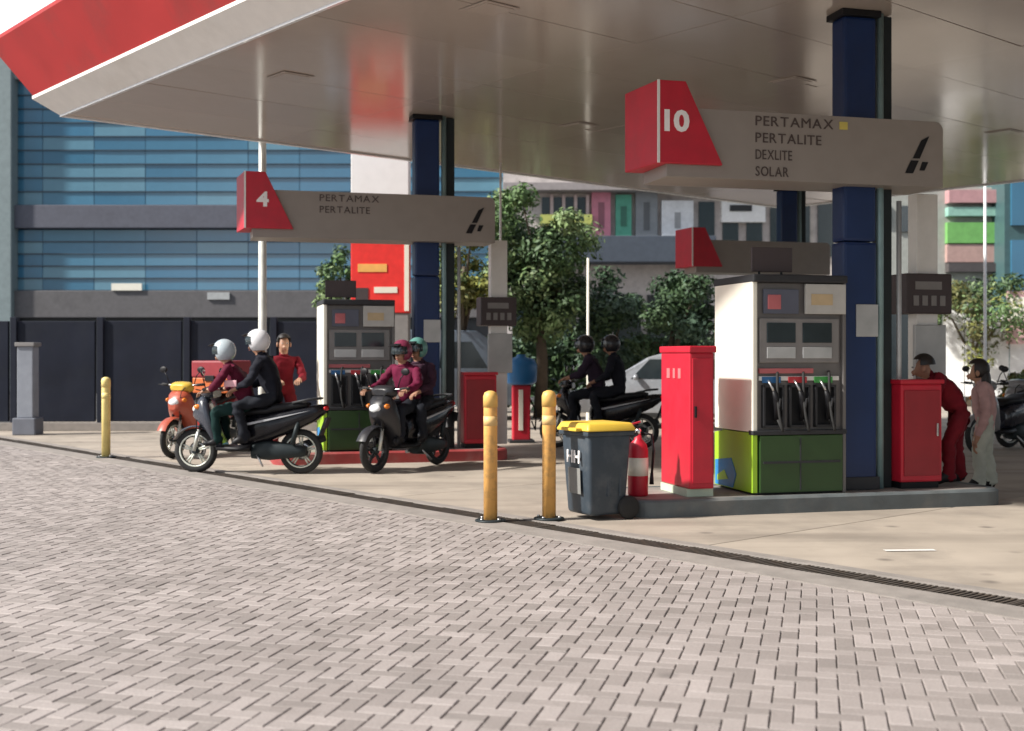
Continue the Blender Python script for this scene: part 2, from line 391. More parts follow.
# apron slabs, drain channel with its gratings
ap = MB(); ap.poly([UV(-12, .36, -.03), UV(30, .36, -.03), UV(30, 26, -.03), UV(-12, 26, -.03)], [(0, 1, 2, 3)], M['bed'])
apron = tag(ap.build('forecourt_apron'), kind='structure')
sl = MB(); sl.box((2.0, 2.0, -.0), (3.988, 3.988, .05), M['concrete'], .006); slab = sl.build('slab', mesh_only=True)
for i in range(10):
    for j in range(6):
        p = UV(-12 + 4 * i, .37 + 4 * j, -.025 + random.uniform(-.001, .001)); o = link('concrete_slab', slab, apron, p, RZ)
kb = MB(); kb.prism([(-.30, -.05), (-.30, .006), (-.02, .010), (-.02, -.05)], 0, -8.9, 30, M['kerbst']); kb.prism([(.25, -.05), (.25, .008), (.366, .006), (.366, -.05)], 0, -12, 30, M['kerbst'])
kb.prism([(-.02, -.2), (-.02, -.18), (.25, -.18), (.25, -.2)], 0, -12, 30, M['dark'])
dr = kb.build('drain_channel', loc=D0, rz=RZ); tag(dr, kind='structure')
gr = MB()
for x in (0, .49): gr.box((x, .115, -.012), (.014, .25, .03), M['grate'])
for k in range(12): gr.box((.03 + k * .0395, .115, -.011), (.017, .25, .026), M['grate'])
for y in (.0, .23): gr.box((.245, y, -.013), (.476, .012, .024), M['grate'])
grm = gr.build('grate', mesh_only=True)
for k in range(56):
    o = link('grate', grm, dr); o.location = (-8.5 + k * .5, 0, random.uniform(-.004, .002)); o.rotation_euler = (0, 0, random.gauss(0, .004))
    if 8 + k * 0 and k % 7 == 3: o.location.z -= .004
pt = MB(); pp = ground(908, 551); pt.poly([(-.17, -.03, 0), (.2, -.025, 0), (.2, .04, 0), (-.17, .035, 0)], [(0, 1, 2, 3)], M['whitep'])
tag(pt.build('painted_mark', loc=(pp.x, pp.y, .006), rz=.05), 'short white paint dash on the concrete forecourt', 'road marking')

# ------------------------------------------------------------------ canopy
ZS = 4.60
can = thing('station_canopy', 'large flat petrol station canopy with red fascia and white edge trim', 'canopy', D0, RZ)
A0, A1, B0, B1 = -2.31, 24.0, -.555, 15.0
na, nb = 21, 5; da = (A1 - A0) / na; db = (B1 - B0) / nb
pn = MB(); pn.box((0, 0, .015), (da - .007, db - .007, .03), M['soffit'], .002); pnm = pn.build('soffit_panel', mesh_only=True)
for i in range(na):
    for j in range(nb):
        o = link('soffit_panel', pnm, can); o.location = (A0 + (i + .5) * da, B0 + (j + .5) * db, ZS + random.uniform(0, .004))
        o.rotation_euler = (random.gauss(0, .0012), random.gauss(0, .0012), 0)
dk = MB(); dk.span((A0, B0, ZS + .05), (A1, B1, ZS + .90), M['mgrey']); dk.build('roof_deck', can)
def ring(prof, m, name):
    b = MB(); i = b.mi(m); rings = []
    for (o, z) in prof: rings.append([b.bm.verts.new((x, y, z)) for x, y in ((A0 - o, B0 - o), (A1 + o, B0 - o), (A1 + o, B1 + o), (A0 - o, B1 + o))])
    for q in range(len(prof)):
        q2 = (q + 1) % len(prof)
        for k in range(4):
            f = b.bm.faces.new([rings[q][k], rings[q][(k + 1) % 4], rings[q2][(k + 1) % 4], rings[q2][k]]); f.material_index = i
    return b.build(name, can)
ring([(.002, ZS - .02), (.05, ZS - .025), (.05, ZS + .05), (.002, ZS + .05)], M['white'], 'edge_lip')
ring([(.052, ZS + .0), (.32, ZS + .22), (.32, ZS + .26), (.052, ZS + .2)], mat('trim_white', (.86, .83, .79), .45, var=.04, dirt=(.6, .55, .48), dscale=1.0, damt=.4), 'fascia_trim')
ring([(.31, ZS + .262), (.74, ZS + .96), (.74, ZS + 1.01), (.1, ZS + 1.01), (.1, ZS + .3)], M['redf'], 'fascia')
lf = MB(); lf.span((-.2, -.2, -.008), (.2, .2, .0), M['soffit'], .003); lfm = lf.build('light_frame', mesh_only=True)
ll = MB(); ll.span((-.16, -.16, -.013), (.16, .16, -.009), M['soffit'], .004); llm = ll.build('light_lens', mesh_only=True)
for (a, b) in [(x, y) for x in (1.6, 5.2, 8.8, 12.4, 16) for y in (.6, 2.07 + db, 2.07 + 2.6 * db)]:
    o = link('ceiling_light', lfm, can); o.location = (a, b, ZS - .002); q = link('light_lens', llm, o)

# ------------------------------------------------------------------ pump islands
AI = R(15)
def ixy(O, s, t): return Vector((O[0] + s * math.cos(AI) - t * math.sin(AI), O[1] + s * math.sin(AI) + t * math.cos(AI), 0))
OA = (1.06, 10.35); OB = (-3.30, 15.25)
def s_at(px, t, O=OA):
    k = (px - 512) / F
    # O0 + s c - t sn = k (O1 + s sn + t c)
    c, sn = math.cos(AI), math.sin(AI)
    return (k * (O[1] + t * c) - O[0] + t * sn) / (c - k * sn)
def t_at(px, s, O=OA):
    k = (px - 512) / F; c, sn = math.cos(AI), math.sin(AI)
    return (O[0] + s * c - k * (O[1] + s * sn)) / (sn + k * c)
KZ = .15
pump_s0 = s_at(755, .12); pump_s1 = s_at(845, .12); pump_t1 = t_at(716, pump_s0)
col_s0 = s_at(844, .30); col_s1 = s_at(877, .30)
sg_s0 = s_at(657, .12); sg_s1 = s_at(722, .12); sg_sT = s_at(685, .12); sg_t1 = t_at(632, sg_s0); bd_s1 = s_at(945, .12)
print('pump', pump_s0, pump_s1, pump_t1, 'col', col_s0, col_s1, 'sign', sg_s0, sg_sT, sg_s1, sg_t1, 'board', bd_s1)

def island_base(O, label, m, s0, s1, depth=1.12):
    t = thing('pump_island', label, 'pump island', (O[0], O[1], 0), AI, 'raised pump islands')
    n = 8; r = .22
    def loop(e, z):
        pts = []
        for (cx, cy, a0) in ((s0 + r, r, PI), (s1 - r, r, 1.5 * PI), (s1 - r, depth - r, 0), (s0 + r, depth - r, .5 * PI)):
            for k in range(n + 1):
                a = a0 + k / n * PI / 2; pts.append((cx + (r - e) * math.cos(a), cy + (r - e) * math.sin(a), z))
        return pts
    b = MB(); L = [loop(0, -.03), loop(0, KZ - .02), loop(.02, KZ), loop(.10, KZ)]; N = len(L[0])
    vs = sum(L, []); fs = [(q * N + k, q * N + (k + 1) % N, (q + 1) * N + (k + 1) % N, (q + 1) * N + k) for q in range(3) for k in range(N)]
    b.poly(vs, fs, m); b.build('kerb', t)
    b = MB(); b.poly(loop(.10, KZ - .002), [tuple(range(N))], M['kerbst']); b.build('island_top', t)
    return t

def pump(O, label, z0=KZ, ds=0.0):
    W = pump_s1 - pump_s0; D = min(pump_t1 - .12, 1.0); H = 1.92
    p = ixy(O, pump_s0 + ds, .12); t = thing('fuel_pump', label, 'fuel pump', (p.x, p.y, z0), AI, 'fuel pumps')
    b = MB(); b.span((.03, .05, 0), (W, D - .03, .54), M['dgrey'], .01); b.span((.03, .06, .54), (W, D - .06, H - .02), M['pgrey'], .012); b.build('body', t)
    # lit end panel, lime skirt with blue square
    b = MB(); b.span((-.015, .02, .56), (.035, D, H), M['cream'], .012); b.build('end_panel', t)
    b = MB(); b.prism([(.02, .02), (D, .02), (D, .52), (.72 * D, .55), (.4 * D, .55), (.02, .555)], 0, -.015, .034, M['lime'], .004); e = b.build('end_skirt', t)
    b = MB(); b.prism([(D * .5, .03), (D * .97, .03), (D * .97, .26), (D * .55, .30), (D * .42, .16)], 0, -.021, -.012, M['bluei']); b.build('blue_emblem', e)
    b = MB(); b.prism([(D * .62, .10), (D * .9, .07), (D * .9, .12), (D * .72, .18)], 0, -.025, -.02, M['lime']); b.build('emblem_swoosh', e)
    b = MB(); b.span((W - .01, .02, .0), (W + .025, D, H), M['pgrey'], .012); b.build('far_end_panel', t)
    b = MB(); b.span((.05, .0, .02), (W - .02, .06, .53), M['green'], .008); f = b.build('base_panel', t)
    b = MB(); b.span((.08, -.008, .28), (W - .05, .002, .30), M['dgrey']); b.span((W / 2 - .006, -.006, .04), (W / 2 + .006, .002, .51), M['dgrey']); b.build('panel_joint', f)
    b = MB(); b.span((-.02, .0, .535), (W + .02, .09, .575), M['dgrey'], .006); b.build('ledge', t)
    # nozzle holsters
    bw = (W - .12) / 3
    for k in range(3):
        x0 = .07 + k * bw + .02; x1 = .07 + (k + 1) * bw - .03
        b = MB()
        for lo, hi in (((x0, .015, .60), (x0 + .02, .07, .98)), ((x1 - .02, .015, .60), (x1, .07, .98)), ((x0, .015, .96), (x1, .07, .98)), ((x0, .015, .60), (x1, .07, .62)), ((x0 + .02, .052, .62), (x1 - .02, .07, .96))):
            b.span(lo, hi, M['black'] if hi[1] == .07 and lo[1] > .05 else M['dgrey'])
        h = b.build('holster', t)
        xm = (x0 + x1) / 2; b = MB(); b.tube([(xm + .03, .03, .66), (xm + .02, 0, .78), (xm, -.03, .86), (xm - .03, -.035, .93)], [.02, .028, .03, .016], M['black'], 8)
        b.tube([(xm - .03, -.035, .93), (xm - .05, .0, 1.0), (xm - .05, .03, 1.02)], .012, M['steel'], 6)
        b.box((xm + .015, -.06, .80), (.012, .012, .13), M['dgrey'], 0, (.3, 0, 0)); b.build('nozzle', h)
        b = MB(); pts = []
        for q in range(13):
            u = q / 12; pts.append((xm + .03 + .02 * math.sin(u * 6), -.0 - .07 * math.sin(PI * u), .67 - .16 * math.sin(PI * u) + u * u * .40))
        pts.append((xm + .05, .05, 1.10)); b.tube(pts, .013, M['rubber'], 6); b.build('hose', h)
    b = MB(); b.span((.06, .035, 1.02), (W - .04, .065, 1.06), M['whitep'], .004); b.span((.06, .03, 1.085), (W - .3, .065, 1.13), M['pinkred'], .004); b.build('grade_strip', t)
    for k, cc in enumerate(((.02, .12, .3), (.45, .03, .04), (.05, .3, .06))):
        b = MB(); b.span((.085 + k * bw, .024, 1.0), (.085 + k * bw + bw * .7, .036, 1.055), mat('grade_%d' % k, cc, .4)); b.build('grade_plate', t)
    b = MB(); b.span((.1, .03, 1.62), (W * .5, .052, H - .08), mat('poster_blue_grey', (.10, .11, .15), .5), .004); q = b.build('advert_panel', t)
    b = MB(); b.span((.14, .024, 1.66), (W * .3, .032, H - .13), M['pinkred'], .003); b.build('advert_print', q)
    b = MB(); b.span((.06, .03, 1.18), (W - .04, .065, 1.58), M['mgrey'], .012); d = b.build('display_panel', t)
    for k, (x0, x1, z0_, z1, mm) in enumerate(((.13, W * .46, 1.36, 1.54, 'screen'), (W * .54, W - .12, 1.36, 1.54, 'screen'), (.13, W * .46, 1.22, 1.32, 'lgrey'), (W * .54, W - .12, 1.22, 1.32, 'lgrey'))):
        b = MB(); b.span((x0, .02, z0_), (x1, .034, z1), M[mm], .004); b.build('screen' if mm == 'screen' else 'keypad', d)
    b = MB(); b.span((-.02, -.02, H - .02), (W + .02, D + .02, H + .05), M['dgrey'], .015); b.build('top_cap', t)
    b = MB()
    for x in (.1, .32): b.tube([(x, .12, H + .04), (x, .12, H + .12)], .012, M['dsteel'], 6)
    b.span((.02, .10, H + .08), (.42, .13, H + .30), M['brown'], .006); b.build('topper_plate', t)
    b = MB(); b.span((W * .56, .0, 1.62), (W + .01, .03, H - .03), mat('notice_board_white', (.5, .49, .46), .5), .005); q = b.build('notice_panel', t)
    b = MB(); b.span((W * .62, -.004, 1.70), (W * .86, .001, H - .12), mat('notice_tan', (.55, .42, .25), .6)); b.build('notice_print', q)
    return t

def column(O, label, label_pipe, full=True, H=ZS):
    W = col_s1 - col_s0; p = ixy(O, col_s0, .30); t = thing('canopy_column', label, 'column', (p.x, p.y, KZ), AI, 'blue canopy columns')
    h = H - KZ
    b = MB(); b.span((0, 0, 0), (W, .24, 2.3), M['blue'], .03); b.build('lower_cladding', t)
    b = MB(); b.span((.004, .004, 2.305), (W - .004, .236, h - .06), M['blue'], .03); b.build('upper_cladding', t)
    b = MB(); b.span((-.03, -.03, h - .06), (W + .03, .27, h - .002), M['black'], .006); b.build('head_collar', t)
    b = MB(); b.span((-.02, -.02, 0), (W + .02, .26, .12), M['dgrey'], .01); b.build('base_plinth', t)
    b = MB(); b.span((W * .35, -.012, 1.42), (W + .006, .0, 1.72), M['lgrey'], .004); b.build('notice_plate', t)
    b = MB(); b.tube([(W + .06, .05, 0), (W + .06, .05, h - .01)], .035, M['teal'], 10); b.build('drain_pipe', t)
    b = MB(); b.span((W + .105, .1, 0), (W + .22, .26, h - .01), M['dsteel'], .008); b.build('steel_post', t)
    b = MB(); b.tube([(W + .27, .06, 0), (W + .27, .06, 2.7)], .024, M['lgrey'], 8); b.build('conduit', t)
    return t

def signboard(O, label, num, lines, dz=0.0, swoosh=True, ds=0.0, dl=0.0):
    p = ixy(O, sg_s0 + ds, .12); z0 = 2.96 + dz; t = thing('island_signboard', label, 'sign board', (p.x, p.y, z0), AI, 'overhead signboards above the pump islands')
    L = bd_s1 - sg_s0 + dl; D = min(sg_t1 - .12, .66); h = .61
    # rounded board
    pts = [(.10, 0), (L, 0)]
    for k in range(7): a = k / 6 * PI / 2; pts.append((L - .08 + .08 * math.cos(a), h - .08 + .08 * math.sin(a)))
    pts += [(.10, h)]
    b = MB(); b.prism(pts, 1, .03, D - .03, M['board'], .006); b.build('board', t)
    a1 = sg_s1 - sg_s0; aT = sg_sT - sg_s0; hb, ht = .11, .83
    b = MB(); b.prism([(0, hb), (a1, hb), (aT, ht), (0, ht)], 1, -.02, D, M['red'], .008)
    for v in b.bm.verts:
        if v.co.y > D / 2 and v.co.x < .1: v.co.x -= .07
    wd = b.build('number_wedge', t)
    b = MB(); b.span((-.004, -.026, hb), (.018, -.015, ht), M['whitep']); b.build('wedge_edge_strip', wd)
    if num: lettering(num, .25, M['textw'], wd, Matrix.Translation((.06 if len(num) > 1 else .15, -.022, hb + .36)) @ FRONT, 'number', bold=.009, sx=1.15)
    x0 = s_at(757, .12) - sg_s0; fs = .125
    for k, ln in enumerate([q for q in lines if q]):
        lettering(ln, fs, M['text'], t, Matrix.Translation((x0, .026, h - .085 - k * .15)) @ FRONT, bold=0, sx=(1.12, 1.02, .72, .8)[k])
    if lines and num == '10':
        b = MB(); b.span((s_at(841, .12) - sg_s0, .02, h - .12), (s_at(849, .12) - sg_s0, .031, h - .05), M['yel'], .003); b.build('yellow_mark', t)
    if swoosh:
        xs = s_at(905, .12) - sg_s0 + dl; b = MB()
        b.prism([(xs + .02, .12), (xs + .10, .12), (xs + .16, .24), (xs + .08, .24)], 1, .022, .032, M['black'])
        b.prism([(xs + .10, .26), (xs + .17, .26), (xs + .27, .47), (xs + .19, .43)], 1, .022, .032, M['black'])
        b.prism([(xs + .17, .15), (xs + .22, .15), (xs + .26, .23), (xs + .2, .23)], 1, .022, .032, M['black']); b.build('emblem', t)
    return t

def side_unit(O, label, label2, ds=0.0, wide=0.0):
    """red cabinet at the far end of an island plus the white post with a dark sign box behind it"""
    s0 = s_at(901, .25); s1 = s_at(930, .25); p = ixy(O, s0 + ds, .25); t = thing('service_cabinet', label, 'cabinet', (p.x, p.y, KZ), AI, 'red cabinets at the far end of the islands')
    W = s1 - s0 + wide
    b = MB(); b.span((0, 0, .06), (W, .32, .98), M['red'], .02); b.build('body', t)
    b = MB(); b.span((.03, -.012, .12), (W - .03, .002, .92), mat('red_dark', (.28, .012, .02), .4), .006); d = b.build('door', t)
    b = MB(); b.box((W - .07, -.025, .55), (.02, .025, .12), M['chrome'], .004); b.build('handle', d)
    b = MB(); b.span((-.015, -.02, .98), (W + .015, .335, 1.02), M['red'], .01); b.build('top', t)
    b = MB(); b.span((.02, .03, 0), (W - .02, .30, .06), M['black']); b.build('plinth', t)
    s2 = s_at(914, .95); p = ixy(O, s2 + ds * .3, .9); t2 = thing('sign_post', label2, 'sign post', (p.x, p.y, KZ), AI, 'white posts with dark sign boxes')
    b = MB(); b.span((0, 0, 0), (.24, .16, 2.86), M['whitep'], .012); b.build('post', t2)
    b = MB(); b.span((-.16, -.06, 1.66), (.36, .22, 2.06), M['brown'], .015); bx = b.build('sign_box', t2)
    b = MB()
    for k in range(4): b.span((-.08 + k * .1, -.066, 1.74), (-.02 + k * .1, -.058, 1.84), M['mgrey'])
    b.span((-.06, -.066, 1.9), (.24, -.058, 1.98), M['mgrey']); b.build('sign_marks', bx)
    b = MB(); b.span((-.05, -.05, 1.0), (.30, .0, 1.55), M['lgrey'], .01); b.build('white_panel', t2)
    return t, t2

isA = island_base(OA, 'dark kerbed pump island carrying pump and column below sign ten', M['kerbdk'], 0.0, 3.70)
isB = island_base(OB, 'pump island with worn red kerb behind the riders', M['kerbred'], .3, 3.4)
OC = (3.12, 22.2)
isC = island_base(OC, 'dark kerbed pump island far back behind the big pump', mat('island_kerb_far', (.2, .19, .18), .7), 0.2, 3.6)
pump(OA, 'fuel pump with bright white and lime end panel beside the tall red cabinet')
pump(OB, 'fuel pump with white end panel behind the scooters on the left', ds=-.22)
column(OA, 'nearest navy blue column rising to the canopy right of the big pump', '')
column(OB, 'navy blue canopy column above the seated scooter rider in magenta', '')
column(OC, 'distant navy blue column seen under the number ten board', '')
signboard(OA, 'signboard with red wedge numbered 10 and dark product lettering', '10', ['PERTAMAX', 'PERTALITE', 'DEXLITE', 'SOLAR'])
signboard(OB, 'signboard with red wedge numbered 4 over the riders', '4', ['PERTAMAX', 'PERTALITE'], -.06, ds=-.30, dl=.42)
signboard(OC, 'distant small signboard with plain red wedge below the larger board', '', ['', ''], -.03, swoosh=False)
side_unit(OA, 'red cabinet right of the nearest blue column', 'white post with dark brown sign box right of the nearest blue column', 0.0, .13)
side_unit(OB, 'dark red cabinet behind the left yellow bollard of the pair', 'white post with grey sign box left of the thin white pole', .10, .14)

# tall red cabinet standing left of pump A
s0 = s_at(690, .15); s1 = s_at(714, .15); t1 = t_at(661, s0); p = ixy(OA, s0, .15)
t = thing('red_cabinet', 'tall slim red cabinet left of the white and lime pump panel', 'cabinet', (p.x, p.y, KZ), AI)
W = s1 - s0; D = min(t1 - .15, .85)
b = MB(); b.span((0, 0, .07), (W, D, 1.27), M['red'], .015); b.build('body', t)
b = MB(); b.span((-.012, -.015, 1.27), (W + .02, D + .015, 1.33), M['red'], .012); b.build('lid', t)
b = MB(); b.span((.02, -.012, .12), (W - .02, .002, 1.22), M['red'], .005); d = b.build('door', t)
b = MB(); b.box((.045, -.022, .75), (.018, .02, .1), M['black'], .003); b.build('latch', d)
b = MB(); b.span((-.012, .04, .0), (W + .01, D - .02, .068), mat('pale_green', (.5, .58, .45), .6)); b.build('plinth', t)
for k, (y, wd) in enumerate(((.20, .1), (.33, .08), (.45, .12))):
    b = MB(); b.span((-.006, y, 1.04), (.001, y + wd * .6, 1.13), mat('pale_red', (.68, .16, .17), .5)); b.build('faded_mark', t)

# fire extinguisher
p = ixy(OA, .17, .40); t = thing('fire_extinguisher', 'red fire extinguisher standing between the wheelie bin and red cabinet', 'extinguisher', (p.x, p.y, KZ), AI)
b = MB(); b.lathe([(.085, 0), (.09, .02), (.09, .40), (.075, .46), (.035, .50), (.03, .54)], M['red']); b.build('cylinder', t)
b = MB(); b.lathe([(.025, .535), (.03, .58), (.02, .6)], M['chrome'], n=10); b.box((-.04, 0, .60), (.14, .025, .02), M['black'], .004); b.box((-.04, 0, .64), (.13, .025, .015), M['red'], .003, (0, -.25, 0)); b.build('valve', t)
b = MB(); b.tube([(.03, 0, .56), (.12, -.02, .54), (.135, -.03, .4), (.12, -.03, .2)], .012, M['black'], 7); b.tube([(.12, -.03, .2), (.118, -.03, .1)], [.014, .022], M['black'], 7); b.build('hose', t)
b = MB(); b.lathe([(.0912, .18), (.0912, .34)], M['cream']); b.build('paper_label', t)

# ------------------------------------------------------------------ bollards
def bollard():
    t = thing('bollard', 'x', 'bollard', (0, 0, 0), 0, 'yellow steel bollards along the drain')
    b = MB(); b.lathe([(.058, 0), (.058, 1.02), (.055, 1.05), (.045, 1.07)], M['yellow'], n=18); b.build('post', t)
    b = MB(); b.lathe([(.0615, .955), (.0615, 1.045), (.05, 1.078), (.02, 1.092), (.0, 1.094)], mat('bollard_cap', (.70, .43, .12), .5), n=18); b.build('cap', t)
    b = MB(); b.lathe([(.13, 0), (.13, .012), (.12, .016), (.065, .016)], M['dsteel'], n=20)
    for k in range(4): a = PI / 4 + k * PI / 2; b.lathe([(.014, .015), (.014, .03)], M['steel'], (.1 * math.cos(a), .1 * math.sin(a), 0), 6)
    b.build('base_plate', t)
    b = MB(); b.lathe([(.0592, .80), (.0592, .88)], mat('bollard_band', (.72, .48, .2), .5), n=18); b.build('faded_band', t)
    return t
bp = bollard()
for k, (px, py, lb) in enumerate(((490.5, 522, 'yellow bollard left of the wheelie bin, nearest to the drain'), (549, 520, 'yellow bollard close beside the left edge of the wheelie bin'), (106, 458, 'pale yellow bollard standing alone far left before the dark wall'))):
    o = bp if k == 0 else copy_tree(bp); o.location = ground(px, py); o['label'] = lb; o.rotation_euler = (0, 0, random.uniform(0, 3))
    o.location.z = .008
    if k == 2:
        for ch in o.children:
            if ch.name.startswith('base'): continue
            sl_ = ch.material_slots[0]; sl_.link = 'OBJECT'; sl_.material = mat('bollard_pale_yellow', (.80, .64, .24), .5, var=.1, dirt=(.45, .36, .15), dscale=5, damt=.4)

# ------------------------------------------------------------------ wheelie bin
p = ground(597, 519); t = thing('wheelie_bin', 'dark grey wheelie bin with a yellow lid beside the yellow bollards', 'bin', (p.x, p.y + .1, .0), R(28))
def rbox(b, w0, d0, z0, w1, d1, z1, m, r=.05):
    vs = []
    for (w_, d_, z) in ((w0, d0, z0), (w1, d1, z1)):
        for sx, sy in ((-1, -1), (1, -1), (1, 1), (-1, 1)): vs.append((sx * w_ / 2, sy * d_ / 2, z))
    V, fa = b.poly(vs, [(3, 2, 1, 0), (4, 5, 6, 7), (0, 1, 5, 4), (1, 2, 6, 5), (2, 3, 7, 6), (3, 0, 4, 7)], m)
    es = list({e for f in fa for e in f.edges}); q = bmesh.ops.bevel(b.bm, geom=es, offset=r, segments=3, affect='EDGES', profile=.5)
    for f in q['faces']: f.material_index = b.mi(m)
b = MB(); rbox(b, .36, .38, .04, .44, .46, .74, M['bin'], .035); smoothang(b.build('body', t))
b = MB(); b.span((-.235, -.245, .715), (.235, .245, .755), M['bin'], .012); b.build('rim', t)
b = MB(); rbox(b, .50, .54, .757, .44, .46, .825, M['yellow2'], .02); b.span((-.30, -.16, .757), (-.24, .16, .785), M['yellow2'], .01); smoothang(b.build('lid', t))
b = MB(); b.tube([(.24, -.2, .70), (.29, -.2, .72), (.29, .2, .72), (.24, .2, .70)], .014, M['bin'], 8); b.build('handle_bar', t)
for sy in (-1, 1):
    b = MB(); b.lathe([(.02, -.03), (.09, -.03), (.1, -.015), (.1, .015), (.09, .03), (.02, .03)], M['rubber'], (.19, sy * .215, .10), 18, Matrix.Rotation(PI / 2, 4, 'X')); b.build('wheel', t)
b = MB(); b.span((-.02, -.21, .2), (.02, -.185, .66), M['bin'], .008); b.span((.10, -.212, .2), (.13, -.187, .66), M['bin'], .008); b.build('body_rib', t)
lab = MB(); lab.poly([(-.216, -.10, .22), (-.216, .10, .22), (-.224, .10, .44), (-.224, -.10, .44)], [(0, 3, 2, 1)], mat('bin_grey_label', (.2, .2, .19), .7)); lab.build('pale_panel', t)
SIDE = Matrix(((0, 0, -1, 0), (-1, 0, 0, 0), (0, 1, 0, 0), (0, 0, 0, 1)))
lettering('HH', .15, M['textw'], t, Matrix.Translation((-.232, .10, .53)) @ SIDE, bold=.003)

# ------------------------------------------------------------------ people
def skin_body(name, J, E, seg_mat, parent, sub=2):
    """J name -> (pos, radius or (rx, ry)), E edges; one continuous surface from a Skin + Subdivision stack"""
    names = list(J); idx = {n: i for i, n in enumerate(names)}
    me = bpy.data.meshes.new(name); me.from_pydata([J[n][0] for n in names], [(idx[a], idx[b]) for a, b in E], [])
    o = bpy.data.objects.new(name, me); COL.objects.link(o)
    md = o.modifiers.new('skin', 'SKIN'); md.use_smooth_shade = True; md.branch_smoothing = .4
    sv = me.skin_vertices[0].data
    for n in names:
        r = J[n][1]; sv[idx[n]].radius = r if isinstance(r, tuple) else (r, r)
    sv[idx['pelvis']].use_root = True
    ss = o.modifiers.new('sub', 'SUBSURF'); ss.levels = sub; ss.render_levels = sub
    dg = bpy.context.evaluated_depsgraph_get(); dg.update()
    m2 = bpy.data.meshes.new_from_object(o.evaluated_get(dg)); bpy.data.objects.remove(o)
    mats = []; segs = []
    for a, b in E:
        m = seg_mat(a, b)
        if m not in mats: mats.append(m)
        segs.append((Vector(J[a][0]), Vector(J[b][0]), mats.index(m), J[b][1] if not isinstance(J[b][1], tuple) else max(J[b][1])))
    m2.materials.clear()
    for m in mats: m2.materials.append(m)
    for p in m2.polygons:
        c = p.center; best = 9; bi = 0
        for a, b, mi_, r in segs:
            d = b - a; u = max(0, min(1, (c - a).dot(d) / max(d.length_squared, 1e-9))); q = (c - a - d * u).length / (r + .02)
            if q < best: best = q; bi = mi_
        p.material_index = bi; p.use_smooth = True
    m2.name = name
    from mathutils import noise as nz
    sk = mats.index(M['skin']) if M['skin'] in mats else -1; cloth = set()
    for p in m2.polygons:
        if p.material_index != sk: cloth.update(p.vertices)
    skv = set(v for p in m2.polygons if p.material_index == sk for v in p.vertices)
    off = Vector((random.uniform(0, 50), random.uniform(0, 50), 0))
    for i in cloth - skv:
        v = m2.vertices[i]; q = Vector((v.co.x * 9, v.co.y * 9, v.co.z * 20)) + off
        v.co += v.normal * (.020 * nz.noise(q) + .010 * nz.noise(q * 2.3))
    m2.update()
    return link(name, m2, parent)

